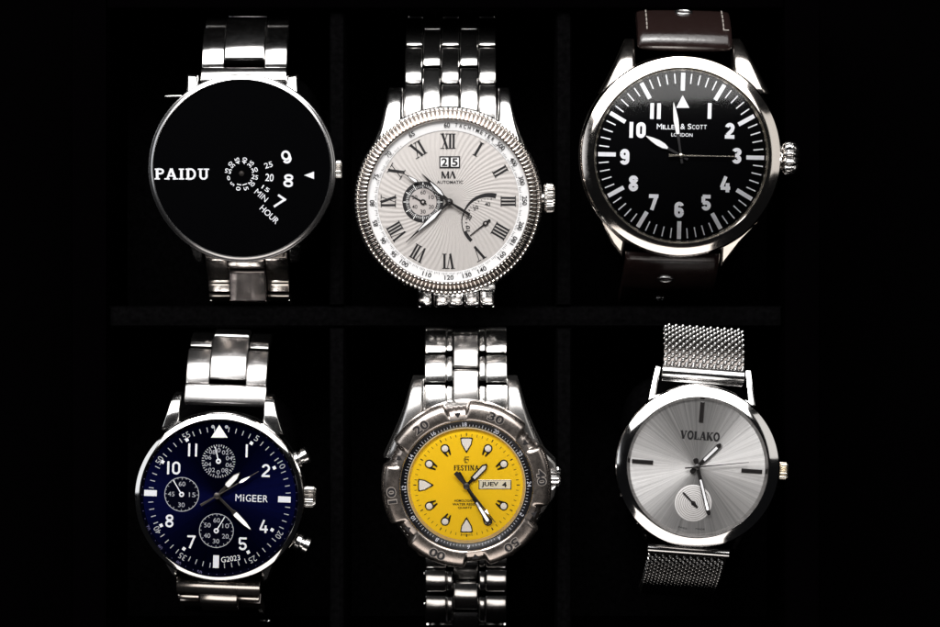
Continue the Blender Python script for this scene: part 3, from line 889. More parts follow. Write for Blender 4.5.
def smallcaps(b, words, px0, px1, py, h, z):
    """words: list of (big letter, rest) laid out between px0 and px1"""
    items = []
    for wd in words:
        for j, ch in enumerate(wd):
            items.append((ch, 1.0 if (j == 0) else 0.8))
        items.append((' ', 0.6))
    items.pop()
    adv = lambda c, k: (0.32 if c == 'I' else 0.5 if c == ' ' else 1.05 if c == 'M' else 0.95 if c in '&O' else 0.78) * k
    tot = sum(adv(c, k) for c, k in items); x_ = px0; sc_ = (px1 - px0) / tot
    for c, k in items:
        a = adv(c, k) * sc_
        if c != ' ':
            gx, gy = P(x_ + a / 2, py + h * (1 - k) / 2)
            b.text(c, gx, gy, h * k, z, 0, w=a * 0.82, bold=0.0 if c == 'M' else 0.01)
        x_ += a
smallcaps(b, ['MILLER', '&', 'SCOTT'], 656.5, 706.5, 127, 5.4, 0.25)
x, y = P(681.8, 135.2); b.text('LONDON', x, y, 3.4, 0.25, 0, w=21, bold=0.01)
w.build(b, 'lettering', 'white_print', dial)
hc = P(680.6, 155.6)
leaf_hand(w, hc, (645, 135.6), [(-8, 1.2), (8, 1.2), (14, 1.4), (20, 3.4), (32, 2.6), (41, 0.4)], [(15, 0.9), (19.5, 2.5), (26, 2.9), (33, 1.9), (39.5, 0.25)], 2.4, 3.2, 'hour_hand', 'black_print')
leaf_hand(w, hc, (673, 102.5), [(-8, 1.2), (12, 1.2), (20, 1.6), (34, 2.7), (54, 0.4)], [(21.5, 1.6), (30, 2.2), (36, 2.4), (45, 1.5), (53, 0.2)], 3.8, 4.6, 'minute_hand', 'black_print')
r_, a_ = w.polar(hc, 733.5, 156.6)
b = MB()
b.hand(*hc, a_, [(-12, 1.5), (-8, 1.0), (-3, 0.7), (0, 0.7), (r_, 0.3)], 5.4, 5.9, 0.1)
b.lathe([(0.02, 6.8), (1.4, 6.7), (2.3, 6.2), (2.6, 5.4), (2.6, 1)], 32, 0, *hc)
w.build(b, 'seconds_hand', 'champagne')
w.crystal(85.6, 3.4, 9.0, m='glass_worn')
# onion crown
b = MB(); x, y = P(781, 158)
b.revx([(-6, 8), (1, 8)], (x, y, -12), rad(0), 24)
b.revx([(0.5, 9), (1.5, 13), (4, 15.2), (7, 16.0), (9, 15.6), (9.4, 14.6), (10, 14.6), (10.4, 15.6), (13, 15), (16, 12.4), (18, 8.6), (18.6, 4)], (x, y, -12), rad(0), 120, 0, 10, 0.22)
w.build(b, 'crown', 'steel', None, 40)
# leather strap
def leather(w, xa, xb, ys, tl, z0, parent=None, name='strap', t=13, taper=0):
    pts = w.path(ys, tl, z0)
    V = [Vector(q) for q in pts]
    n = len(V); rows = []
    up0 = 1 if V[-1].x > V[0].x else -1
    cross = [(-1, -t), (-1, -t * 0.35), (-0.985, -2.2), (-0.95, -0.8), (-0.88, 0.1), (-0.6, 0.9), (0, 1.3), (0.6, 0.9), (0.88, 0.1), (0.95, -0.8), (0.985, -2.2), (1, -t * 0.35), (1, -t)]
    cur = []
    for i in range(n - 1):
        q0, q1, q2, q3 = V[max(i - 1, 0)], V[i], V[i + 1], V[min(i + 2, n - 1)]
        for k in range(8):
            t_ = k / 8
            cur.append(0.5 * ((2 * q1) + (q2 - q0) * t_ + (2 * q0 - 5 * q1 + 4 * q2 - q3) * t_ ** 2 + (3 * q1 - q0 - 3 * q2 + q3) * t_ ** 3))
    cur.append(V[-1])
    nn = len(cur)
    for i in range(nn):
        d = cur[min(i + 1, nn - 1)] - cur[max(i - 1, 0)]; d.normalize()
        u = Vector((-d.y, d.x)) * up0
        mid, hw = (xa + xb) / 2, (xb - xa) / 2 * (1 - taper * i / nn)
        rows.append([(mid + cxx * hw, (cur[i] + u * h).x, (cur[i] + u * h).y) for cxx, h in cross])
    if up0 > 0: rows = rows[::-1]
    b = MB()
    b.grid(rows, True)
    m_ = len(cross)
    b.add(rows[0], [list(range(m_))[::-1]]); b.add(rows[-1], [list(range(m_))])
    return w.build(b, name, 'leather', parent), cur, up0
st, cur, u0 = leather(w, -44.5, 50, [51.5, 50, 46, 40, 33, 24, 14, 4], [-60, -20, 8, 32, 52, 64, 72], -22)
def on_path(cur, q, h, u0):
    f_ = q * (len(cur) - 1); i = min(int(f_), len(cur) - 2); t_ = f_ - i
    pt = cur[i] * (1 - t_) + cur[i + 1] * t_
    d = cur[i + 1] - cur[i]; d.normalize(); u = Vector((-d.y, d.x)) * u0
    return pt + u * h, d, u
b = MB()
for sx in (-35, 41.5):
    for q in (0.60, 0.66, 0.72, 0.78, 0.84):
        pt, d, u = on_path(cur, q, 0.8, u0); p2, _, _ = on_path(cur, q + 0.035, 0.8, u0)
        for k in range(5):
            c_ = pt.lerp(p2, k / 4); b.sphere((sx, c_.x, c_.y), 0.8, 0, 8)
for k in range(5): 
    pt, d, u = on_path(cur, 0.60, 0.8, u0); b.sphere((42.5 + k * 0.9, pt.x, pt.y), 0.75, 0, 8)
w.build(b, 'stitching', 'stitch', st)
def eyelet(w, parent, cur, q, u0, x, rx, ry, tube):
    pt, d, u = on_path(cur, q, 1.5, u0)
    b = MB(); rows = []
    for i in range(32):
        t_ = 2 * PI * i / 32
        ring = []
        for j in range(8):
            s_ = 2 * PI * j / 8
            rr = tube * math.cos(s_); hh = tube * math.sin(s_)
            px_ = (rx + rr) * math.cos(t_); al = (ry + rr) * math.sin(t_)
            v = pt + d * al + u * hh
            ring.append((x + px_, v.x, v.y))
        rows.append(ring)
    rows.append(rows[0])
    b.grid(rows, True)
    w.build(b, 'eyelet', 'steel_satin', parent, 80)
eyelet(w, st, cur, 0.84, u0, 3, 8, 5, 1.3)
st2, cur2, u2 = leather(w, -51, 43, [252, 256, 261, 268, 276, 286, 296, 304], [10, 30, 52, 62, 70, 74, 78], -26, st, 'strap_tail')
eyelet(w, st, cur2, 0.58, u2, -9, 7.4, 6, 1.3)
eyelet(w, st, cur2, 0.86, u2, -10, 5.6, 5, 1.1)
cushion(681, 158, 76, 96, -56, 'black cushion inside the brown leather strap of the large black-dial watch')

# ================================================================== 4. navy chronograph
w = Watch('wrist_watch', 219.5, 497.5, -2.2, 4, 'silver chronograph with dark navy dial, three small subdials and two push buttons')
P = w.P
b = MB()
b.lathe([(56, -50), (78, -45), (84, -34), (85.6, -20), (85, -9), (83, -7)], 160)
case = w.build(b, 'case', 'steel')
b = MB()
b.lathe([(78.6, 1.0), (79, 5.0), (79.6, 5.6), (80.4, 5.4), (84.0, 3.7), (85.2, 2.2), (85.8, -1.5), (85.6, -6), (83, -8)], 200)
w.build(b, 'bezel', 'steel_mirror', None, 13)
loft_lug(w, [(172.5, 179.5, 396, -22), (170, 179.5, 402, -15), (166, 179, 414, -10), (160, 178, 431, -9)], case, rnd=0.1)
loft_lug(w, [(264, 272, 398, -22), (263.6, 274, 404, -15), (263, 277.5, 417, -10), (262, 283, 435, -9)], case, rnd=0.1)
lug(w, ((157, 556), (166, 580), (172, 586), (174, 574)), -40, -16, 0.6, parent=case, bev=2.4)
lug(w, ((274, 562), (266, 586), (259, 590), (259, 575)), -40, -16, 0.6, parent=case, bev=2.4)
dc = P(217.5, 495)
b = MB(); b.lathe([(0.02, 0), (76.8, 0)], 128)
dial = w.build(b, 'dial', 'sunray_blue')
b = MB(); b.lathe([(76.2, 0.3), (78.8, 3.6)], 160, 0)
for i in range(60):
    b.tick(0, 0, 2 * PI * i / 60, 76.9, 78.3, 0.5, 2.2, 1)
for k, s in enumerate(('70', '60', '80', '50')):
    a = rad((205, 222, 240, 257)[k]); b.text(s, 77.4 * math.cos(a), 77.4 * math.sin(a), 3.4, 2.9, a + PI / 2, w=5, m=1)
w.build(b, 'inner_flange', ['navy_flat', 'purple_print'])
b = MB()
for i in range(60):
    if i % 5: b.tick(0, 0, 2 * PI * i / 60, 66.4, 71.4, 0.9, 0.2)
for k, s in ((1, '5'), (2, '10'), (4, '20'), (5, '25'), (7, '35'), (8, '40'), (10, '50'), (11, '55')):
    a = PI / 2 - k * PI / 6
    b.text(s, 70.4 * math.cos(a), 70.4 * math.sin(a), 6.0, 0.3, a - PI / 2, w=3.6 * len(s) + 0.4)
w.build(b, 'minute_track', 'grey_print', dial)
for s, px, py in (('1', 247, 450.7), ('2', 266, 470.4), ('4', 263.7, 526.5), ('5', 242.5, 544), ('7', 191, 542), ('8', 169.3, 521), ('10', 174, 467.8), ('11', 193, 449.8)):
    b = MB(); x, y = P(px, py)
    b.digits(s, x, y, 13, 0.25, 0.155, 0, 0.63, 0.22 if s == '10' else 0.38)
    w.build(b, 'numeral', 'white_print', dial)
for px, py in ((251.7, 443), (274.5, 467.6), (272, 530), (248, 552.4), (183.6, 549), (161, 525.5), (163, 461.7), (187.4, 439.7)):
    b = MB(); x, y = P(px, py); b.rect(x, y, 3.2, 3.2, 0.1, 0.6, math.atan2(y, x))
    w.build(b, 'hour_marker', 'white_print', dial)
for px, py, ww, hh in ((150.6, 493, 12.6, 6), (284.4, 499.4, 12.6, 6), (215.7, 562, 6, 12.8)):
    b = MB(); x, y = P(px, py); b.rect(x, y, ww, hh, 0.1, 0.9, 0, 0.2)
    w.build(b, 'hour_marker', 'white_print', dial)
b = MB(); b.prism(w.PL((219.8, 424.6), (211.4, 437.4), (228, 437.4)), 0.1, 0.7)
for q in ((213.4, 426.5), (227, 426.7)): b.disc(*P(*q), 1.7, 0.3, 1, 16)
w.build(b, 'pointer_triangle', ['lume', 'grey_print'], dial)
b = MB()
x, y = P(251.7, 498.2)
xx = x - 17
for ch, adv, hh in (('M', 7.6, 7), ('i', 2.8, 7), ('G', 6.6, 7), ('E', 5.4, 7), ('E', 5.4, 7), ('R', 6.0, 7)):
    b.text(ch, xx + adv / 2, y, hh, 0.3, 0, w=adv * 0.78 if ch != 'i' else 1.3, bold=0.0); xx += adv
x, y = P(230.3, 559); b.text('G2023', x, y, 5.4, 0.3, rad(10), w=19, bold=0.0)
w.build(b, 'lettering', 'white_print', dial)
def subdial(w, px, py, r, labels, tip, nt=12, circle=True, tk=2.2, lr=0.62, lh=4.6, allticks=24):
    c = P(px, py); b = MB()
    b.disc(*c, r, 0.12, 1)
    if circle: b.ring(*c, r - 0.35, r + 0.35, 0.3, 0)
    for i in range(allticks): b.tick(*c, 2 * PI * i / allticks, r - tk * (1 if i % 2 == 0 else 0.6), r, 0.55 if circle else 0.9, 0.38, 0)
    for i, s in enumerate(labels):
        a = PI / 2 - 2 * PI * i / len(labels)
        if s: b.text(s, c[0] + r * lr * math.cos(a), c[1] + r * lr * math.sin(a), lh, 0.45, 0, w=3.3 * len(s), bold=0.0)
    sd = w.build(b, 'subdial', ['grey_print', 'navy_flat'])
    rr, aa = w.polar(c, *tip)
    b = MB()
    b.hand(*c, aa, [(1.2, 0.55), (rr, 0.45)], 1.2, 1.6, 0.05)
    b.lathe([(1.1, 1.9), (1.6, 2.1), (2.5, 1.9), (2.7, 1.2)], 24, 0, *c)
    w.build(b, 'subdial_hand', 'white_print', sd)
subdial(w, 218.8, 461, 16.8, ['0', '02', '04', '06', '08', '0', '02', '04', '06', '08'], (215.7, 446.5), circle=False, tk=3.0, lr=0.66, lh=4.2, allticks=40)
subdial(w, 181.8, 494.3, 17, ['60', '15', '30', '45'], (173.6, 480), allticks=24)
subdial(w, 216.2, 530.8, 17, ['60', '10', '20', '30', '40', '50'], (224.7, 517), allticks=24)
hc = dc
leaf_hand(w, hc, (240.4, 472), [(-3, 1.2), (4, 1.3), (8, 1.4), (12, 1.3), (15, 3.4), (26, 3.0), (32, 0.4)], [(13.2, 2.0), (15.6, 2.6), (25.5, 2.3), (30.5, 0.3)], 3.0, 3.8, 'hour_hand', 'steel_dark')
leaf_hand(w, hc, (251.5, 529.5), [(-3, 1.2), (4, 1.2), (20, 1.3), (25, 2.9), (40, 2.3), (48, 0.3)], [(25, 2.0), (27, 2.2), (39, 1.7), (46.6, 0.25)], 4.4, 5.2, 'minute_hand', 'steel_dark')
r_, a_ = w.polar(hc, 259.5, 470.4)
b = MB()
b.hand(*hc, a_, [(-19, 1.3), (-8, 0.9), (0, 0.6), (r_, 0.3)], 5.8, 6.3, 0.08)
b.hand(*hc, a_, [(26, 0.4), (29, 1.4), (33, 1.2), (38, 0.3)], 6.32, 6.5, 0.05, 1)
b.lathe([(0.02, 7.2), (1.6, 7.1), (3.0, 6.7), (3.4, 5.8), (3.4, 1)], 32, 0, *hc)
w.build(b, 'seconds_hand', ['steel_dark', 'lume'])
w.crystal(78.6, 4.4, 1.0)
knurled_crown(w, 303.5, 498.5, 11.5, 9.6, rad(0), -14, 26, 'steel_knurl')
for px, py, deg, nm in ((291, 463.5, 27, 'pusher'), (291.5, 541, -24, 'pusher')):
    b = MB(); x, y = P(px, py)
    b.revx([(-8, 4.6), (4, 4.6), (4.4, 8.8), (8.4, 9.2), (9, 8.2), (9.6, 6.6), (12.4, 6.6), (12.8, 8.8), (17.4, 8.8), (18.6, 7.0)], (x, y, -14), rad(deg), 36)
    w.build(b, nm, 'steel')
b = MB(); b.prism(w.PL((277, 553), (293, 530), (298, 534), (297, 540), (283, 556)), -22, -6, 2)
w.build(b, 'crown_guard', 'steel_warm', case)
p = w.path([403, 394, 384.5], [10, 22], -14)
b = MB(); w.link(b, -40.5, 41.5, p[0], p[2], 12, 1.4)
br = w.build(b, 'bracelet', 'steel_brushed')
for xa, xb in ((-40, -16.6), (20.4, 41)):
    curved_link(w, xa, xb, w.path([384, 374, 362, 349], [10, 26, 46], -17.5), br, 'steel_brushed', bulge=0.4)
    curved_link(w, xa + 0.6, xb - 0.6, w.path([347.6, 343], [34], -41), br, 'steel', bulge=0.3)
    curved_link(w, xa + 0.6, xb - 0.6, w.path([341.8, 334, 328], [74, 80], -46), br, 'steel', bulge=0.3)
curved_link(w, -16, 20, w.path([379, 369, 356, 344, 338], [12, 24, 48, 56], -17), br, 'steel_brushed', bulge=0.6, lift=1.4)
curved_link(w, -15.6, 19.6, w.path([337, 334], [30], -47), br, 'steel', bulge=0.2, lift=1.0)
curved_link(w, -15.6, 19.6, w.path([333.6, 328], [78], -50), br, 'steel', bulge=0.2)
curved_link(w, -43, 42, w.path([583, 588, 595], [26, 36], -26), br, 'steel_warm', bulge=0.8, name='end_link')
for xa, xb in ((-42, -20), (19, 41)):
    curved_link(w, xa, xb, w.path([596, 601], [34], -38), br, 'steel_warm', bulge=0.8)
curved_link(w, -19.6, 18.6, w.path([592.6, 600, 606], [24, 44], -35), br, 'steel_warm', bulge=0.8, lift=1.2)
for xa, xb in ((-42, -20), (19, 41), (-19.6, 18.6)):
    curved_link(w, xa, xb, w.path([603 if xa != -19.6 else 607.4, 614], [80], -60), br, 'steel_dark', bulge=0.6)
b = MB(); yy, zz = w.path([619.5], [], -110)[0]
b.sphere((46.5, yy, zz), 2.6)
b.revx([(-9, 1.2), (0, 1.2)], (46.5, yy, zz), 0, 10)
w.build(b, 'clasp_pin', 'steel', br)
cushion(219.5, 488, 72, 92, -54, 'black cushion inside the bracelet of the navy chronograph')

# ================================================================== 5. yellow dial diver
w = Watch('wrist_watch', 466.5, 485, 0.0, 9, 'steel diver watch with bright yellow dial and worn lobed bezel with embossed numbers', 52)
P = w.P
b = MB()
b.lathe([(56, -56), (76, -50), (82, -38), (83, -18), (80, -9), (76, -8)], 120)
case = w.build(b, 'case', 'steel_vert')
def lobe(t, off=-24.0):
    """1 on the six numbered lobes, 0 in the notches between"""
    d = ((math.degrees(t) - 7.0) % 60.0)
    d = min(d, 60 - d)            # distance to lobe centre, 0..30
    q = max(0.0, min(1.0, (24.5 - d) / 4.5))
    return q * q * (3 - 2 * q)
def bez(r, z, t):
    L_ = lobe(t)
    k = (r - 67) / 16.0
    if r < 67.5: return r, z
    kn = 0.5 + 0.5 * math.cos(t * 96)
    if r > 78:
        rr = r - 5.6 * (1 - L_) - (1 - L_) * 0.9 * kn * (1 if z < 3 else 0.2)
        return rr, z - 2.6 * (1 - L_)
    return r - 1.5 * (1 - L_) * k, z - 2.3 * (1 - L_) * min(1, k * 1.6)
b = MB()
b.lathe([(65.6, 3.0), (66.2, 5.6), (67.2, 6.4), (69, 6.7), (73, 6.6), (78.2, 5.9), (81.5, 4.6), (83.8, 2.4), (85.2, -1), (85.4, -7), (82, -10)], 576, f=bez)
for i, f in enumerate(b.f):
    x = sum(b.v[j][0] for j in f) / 4; y = sum(b.v[j][1] for j in f) / 4
    if lobe(math.atan2(y, x)) < 0.35 and math.hypot(x, y) > 75.5: b.m[i] = 1
bezel = w.build(b, 'bezel', ['steel_brown', 'steel_notch'], None, 40)
b = MB()
for k, s in enumerate(('40', '30', '20', '10', '00', '50')):
    a = rad(7 + 60 * k)
    b.text(s, 75.2 * math.cos(a), 75.2 * math.sin(a), 9.8, 6.75, a - PI / 2, w=17.6, bold=0.075)  # paler rim imitates light caught on the edges of the embossed digits
    b.text(s, 75.2 * math.cos(a), 75.2 * math.sin(a), 8.4, 7.1, a - PI / 2, w=16.0, bold=0.02, m=1)
w.build(b, 'bezel_numerals', ['steel_lit_rim', 'black_print'], bezel)
b = MB()
for k in range(6):
    a = rad(37 + 60 * k)
    pts = [(70 * math.cos(a), 70 * math.sin(a)), (75 * math.cos(a + 0.045), 75 * math.sin(a + 0.045)), (75 * math.cos(a - 0.045), 75 * math.sin(a - 0.045))]
    b.prism(pts, 4.0, 6.2)
w.build(b, 'bezel_triangles', 'black_print', bezel)
b = MB()
b.lathe([(58.6, 2.2), (59, 2.6), (66, 4.4)], 160)
random.seed(3)
for i in range(120):
    a = 2 * PI * i / 120
    if i % 10 == 0: continue
    b.tick(0, 0, a, 60.4, 62.4 if i % 5 else 63.6, 0.4, 3.75, 1)
for i in range(12):
    a = 2 * PI * i / 12 + 0.03
    b.text(str(24 - 2 * i), 62.6 * math.cos(a), 62.6 * math.sin(a), 4.0, 4.0, a - PI / 2, m=1)
w.build(b, 'inner_flange', ['black_ring', 'grey_print'])
b = MB(); b.lathe([(56.6, 0.2), (57.0, 0.5), (58.4, 3.8), (59.2, 3.8), (59.4, 2.0)], 160)
w.build(b, 'dial_rim', 'cream')
b = MB(); b.disc(0, 0, 57.4, 0, 0, 128)
dial = w.build(b, 'dial', 'yellow')
b = MB()
for i in range(60):
    if i % 5 == 0: continue
    if abs(i - 0) < 2: pass
    b.tick(0, 0, 2 * PI * i / 60, 49.6, 52.4, 0.5, 0.2)
for i in range(12):
    b.tick(0, 0, 2 * PI * i / 12, 50.2, 53.2, 1.0, 0.2)
w.build(b, 'minute_track', 'black_print', dial)
def loc(r, a): return (r * math.cos(a), r * math.sin(a))
for k in (0, 6, 9):
    a = PI / 2 - k * PI / 6; b = MB()
    def tri(r0, r1, hw):
        pts = [(r0, 0.4), (r0 + (r1 - r0) * 0.55, hw * 0.82), (r1 - 0.6, hw), (r1, hw * 0.7), (r1, -hw * 0.7), (r1 - 0.6, -hw), (r0 + (r1 - r0) * 0.55, -hw * 0.82), (r0, -0.4)]
        return [(u * math.cos(a) - v * math.sin(a), u * math.sin(a) + v * math.cos(a)) for u, v in pts]
    b.prism(tri(33, 48.6, 6.4), 0.1, 0.8, 0.2, 0); b.prism(tri(35.4, 47.4, 5.2), 0.82, 1.0, 0, 1)
    w.build(b, 'hour_marker', ['dark_hand', 'lume'], dial)
for k in (1, 2, 4, 5, 7, 8, 10, 11):
    a = PI / 2 - k * PI / 6; b = MB(); c = loc(43.0, a)
    b.lathe([(0.02, 0.8), (4.0, 0.8), (4.4, 0.5), (4.5, 0.05)], 28, 0, *c)
    b.lathe([(0.02, 1.2), (2.8, 1.1), (3.2, 0.85)], 24, 1, *c)
    for sg in (-1, 1):
        q = [(c[0] + u * math.cos(a) - v * sg * math.sin(a), c[1] + u * math.sin(a) + v * sg * math.cos(a)) for u, v in ((-1, 1.4), (-8.2, 0.9), (-8.4, 2.2), (-2.5, 4.0), (0, 4.1))]
        b.prism(q, 0.1, 0.7 + 0.04 * sg)
    w.build(b, 'hour_marker', ['dark_hand', 'lume'], dial)
b = MB()
x, y = P(466.3, 467.6); b.serif('FESTINA', x, y, 5.2, 0.25, 25, 0, k=0.22, t=0.10, sl=0.17, gap=0.02)
x, y = P(466.7, 459.5)
for (pl, sw) in (([(-1.4, -3), (-1.4, 3)], 0.8), ([(-2, 2.8), (2.4, 2.8)], 0.7), ([(-1.4, 0.6), (1.8, 0.6)], 0.7), ([(1.6, 0.9), (1.6, -1.4)], 0.6), ([(-2, -2.8), (0.8, -2.8)], 0.6), ([(-2.6, 1.6), (-2.6, -1.2)], 0.5)):
    b.stroke(pl, sw, 0.25 + b.jit(), lambda u, v: (x + u, y + v))
for s, py, ww in (('HOMOLOGADO', 500.8, 21), ('WATER RESIST', 504.4, 25), ('QUARTZ', 508, 14)):
    x, y = P(465, py); b.text(s, x, y, 2.5, 0.25, 0, w=ww, bold=0.02)
x, y = P(466, 535.4); b.text('SWISS MADE', x, y, 1.2, 0.25, 0, w=9)
w.build(b, 'lettering', 'black_print', dial)
b = MB(); x, y = P(495, 484.5)
b.rect(x, y, 33, 9.8, 0.08, 0.5, 0, 0.2, 1); b.rect(x, y, 31, 8.2, 0.55, 0.6, 0, 0, 2)
b.text('JUEV', x - 5.0, y, 5.6, 0.65, 0, w=17, bold=0.03, m=0); b.text('4', x + 9.4, y, 5.6, 0.65, 0, w=4.6, bold=0.03, m=0)
w.build(b, 'date_window', ['black_print', 'champagne', 'cream_paper'] if 'cream_paper' in M else ['black_print', 'champagne', 'white_dial'], dial)
hc = P(466.5, 485)
leaf_hand(w, hc, (487, 463.6), [(-3, 1.4), (8, 1.5), (9, 3.0), (26, 3.2), (30, 0.8)], [(10.5, 1.6), (25.4, 1.9), (28, 0.4)], 2.2, 3.2, 'hour_hand')
leaf_hand(w, hc, (489.6, 523), [(-16, 2.0), (-14, 2.2), (0, 1.7), (22, 2.0), (41, 3.0), (44, 2.6)], [(19, 0.9), (40, 1.5), (41, 0.8)], 4.0, 5.0, 'minute_hand')
r_, a_ = w.polar(hc, 495.4, 521.6)
b = MB()
b.hand(*hc, a_, [(-18, 2.0), (-17, 2.4), (-8, 1.9), (0, 1.0), (r_, 0.35)], 5.8, 6.4, 0.1)
b.prism([(hc[0] + u * math.cos(a_) - v * math.sin(a_), hc[1] + u * math.sin(a_) + v * math.cos(a_)) for u, v in ((31, 1.6), (36, 0.3), (36, -0.3), (31, -1.6))], 6.42, 6.6, 0, 1)
b.lathe([(0.02, 7.6), (2.0, 7.4), (3.2, 6.9), (3.4, 6), (3.4, 1)], 28, 0, *hc)
w.build(b, 'seconds_hand', ['dark_hand', 'lume'])
w.crystal(58.6, 4.6, 0.8)
loft_lug(w, [(412.5, 423.6, 384.5, -30), (410, 423.7, 391, -21), (406, 424, 404, -13), (399, 425, 424, -9), (383, 424, 460, -8)], case, m='steel_vert')
loft_lug(w, [(507, 517.5, 384.5, -30), (507, 520, 391, -21), (507, 524, 404, -13), (506, 531, 424, -9), (507, 548, 460, -8)], case, m='steel_vert')
lug(w, ((385, 512), (398, 535), (418, 566), (424, 568), (424, 556)), -44, -20, 0.3, parent=case, m='steel_brown', bev=3)
lug(w, ((547, 512), (534, 535), (514, 566), (507, 568), (507, 556)), -44, -20, 0.3, parent=case, m='steel_brown', bev=3)
b = MB(); b.prism(w.PL((534, 440), (548, 456), (556, 464), (558, 474), (552, 472), (545, 474)), -30, -6, 3); b.prism(w.PL((545, 487), (552, 488), (557, 486), (555, 498), (544, 514), (536, 520)), -30, -6, 3)
w.build(b, 'crown_guard', 'steel_vert', case)
knurled_crown(w, 550, 480, 11, 9.4, 0, -16, 12, 'steel')
br = None
for xa, xb, kind in ((-42.5, -20.8, 's'), (-20.4, -14.2, 't'), (-13.4, 11.6, 'c'), (12.6, 19, 't'), (19.4, 41, 's')):
    if kind == 's': rows_ = [([414, 404, 394, 384.5], [2, 8, 14], -14), ([382.5, 374, 364, 354.5], [8, 22, 36], -19), ([352.5, 345, 338, 330], [28, 46, 58], -38)]
    elif kind == 't': rows_ = [([412, 403, 394, 386], [2, 8, 14], -15.5), ([381, 374, 364, 356], [8, 22, 36], -20.5), ([351, 345, 338, 331], [28, 46, 58], -39.5)]
    else: rows_ = [([408, 394, 381, 369], [4, 12, 22], -12), ([367.5, 356, 345, 333.5], [16, 34, 52], -23)]
    for ys, tl, zz in rows_:
        if br is None: br = curved_link(w, xa, xb, w.path(ys, tl, zz), None, 'steel_scuffed', 11, 0.8, 'bracelet', 0, 1.4)
        else: curved_link(w, xa, xb, w.path(ys, tl, zz), br, 'steel_scuffed' if kind != 'c' else 'steel_vert', 11, 0.8, 'link', 0, 1.4)
    ys2 = [(329, 320), (331.5, 322), (331, 322)]['stc'.index(kind)] if False else {'s': (328.5, 320), 't': (329.5, 321), 'c': (332, 322)}[kind]
    curved_link(w, xa, xb, w.path(list(ys2), [64], -64), br, 'steel_scuffed', 11, 0.4, 'link', 0, 1.4)
for xa, xb, kind in ((-42.5, -20.8, 's'), (-20.4, -14.2, 't'), (-13.4, 11.6, 'c'), (12.6, 19, 't'), (19.4, 41, 's')):
    if kind == 's': rows_ = [([556, 562, 568], [40, 50], -36), ([569.5, 576, 584, 592], [14, 28, 48], -48), ([595.5, 602, 612, 624], [20, 34, 52], -68), ([626, 640], [70], -98)]
    elif kind == 't': rows_ = [([556, 562, 567], [40, 50], -38), ([571, 577, 584, 591], [14, 28, 48], -50), ([597, 603, 612, 622], [20, 34, 52], -70), ([626, 640], [70], -100)]
    else: rows_ = [([560, 568, 581.5], [50, 62], -40), ([583, 590, 599, 610], [12, 26, 46], -60), ([612, 619, 628, 636], [20, 38, 56], -82)]
    for ys, tl, zz in rows_:
        curved_link(w, xa, xb, w.path(ys, tl, zz), br, 'steel_scuffed', 11, 1.0, 'link', 0, 1.4)
for py, zz in ((572.8, -56), (603.5, -82)):
    b = MB(); yy, z_ = w.path([py], [], zz)[0]
    b.revx([(0, 2.0), (2.4, 2.0), (3.0, 1.2)], (-41.5, yy, z_), PI, 14)
    w.build(b, 'link_pin', 'steel', br)
cushion(466.5, 482, 70, 84, -62, 'black cushion inside the bracelet of the yellow-dial watch')

# ================================================================== 6. silver dial, mesh band
w = Watch('wrist_watch', 697.5, 466.8, -4.2, 4, 'thin silver watch with plain silver dial, three bar markers and woven mesh band')
w.o.scale = (1.013,) * 3
P = w.P
b = MB()
b.lathe([(54, -44), (74, -40), (79, -30), (80.6, -16), (80.4, -9), (78, -7)], 160)
case = w.build(b, 'case', 'steel')
b = MB()
b.lathe([(69.2, 1.0), (69.6, 5.4), (70.2, 6.0), (71.0, 5.8), (75.6, 4.0), (79.8, 2.1), (81.0, 0.6), (81.6, -3), (81.4, -8.4), (79, -9.4)], 200)
w.build(b, 'bezel', 'steel_mirror', None, 13)
def wire_lug(w, parent, a, c, z0, z1, wd):
    (xa, ya), (xb, yb) = P(*a), P(*c)
    d = Vector((xb - xa, yb - ya)); n = Vector((-d.y, d.x)).normalized() * wd / 2
    b = MB()
    b.prism([(xa + n.x, ya + n.y), (xb + n.x * 0.8, yb + n.y * 0.8), (xb - n.x * 0.8, yb - n.y * 0.8), (xa - n.x, ya - n.y)], z0 - 14, z0, 1.8, 0,
            zt=lambda x, y: (z1 - z0) * abs(y - ya) / abs(yb - ya), zb=lambda x, y: (z1 - z0) * abs(y - ya) / abs(yb - ya))
    return w.build(b, 'lug', 'steel', parent)
wire_lug(w, case, (652, 404), (659.5, 369), -9, -18, 7)
wire_lug(w, case, (752, 408), (748.5, 373), -9, -18, 7)
wire_lug(w, case, (641, 524), (649, 545), -16, -40, 6)
wire_lug(w, case, (744, 532), (737, 555), -16, -40, 6)
b = MB(); b.lathe([(0.02, 0), (1, 0), (12, 0), (30, 0), (50, 0), (69.4, 0)], 160)
dial = w.build(b, 'dial', 'sunray_silver')
b = MB(); b.lathe([(66.6, 0.2), (67.4, 1.6), (69.4, 4.4)], 160)
w.build(b, 'inner_flange', 'steel')
for px, py, ww, hh in ((701.3, 412.6, 4.2, 20.5), (643.2, 461.6, 21, 4.2), (751, 470.8, 20.5, 4.2)):
    b = MB(); x, y = P(px, py); b.rect(x, y, ww, hh, 0.1, 1.6, 0, 0.4)
    w.build(b, 'hour_marker', 'dark_hand', dial)
b = MB(); x, y = P(699.8, 436)
b.serif('VOLAKO', x, y, 8.2, 0.2, 39, rad(0), k=0.30, t=0.10, sl=0.18, gap=0.03)
for s, px, py, rr in (('SWISS', 683, 527.2, -10), ('MADE', 700.4, 528.4, 0)):
    x, y = P(px, py); b.text(s, x, y, 1.7, 0.25, rad(rr), w=9)
w.build(b, 'lettering', 'black_print', dial)
c = P(693.4, 502.7); b = MB()
b.lathe([(0.02, 0.5), (17.9, 0.5), (18.3, 0.1)], 72, 0, *c)
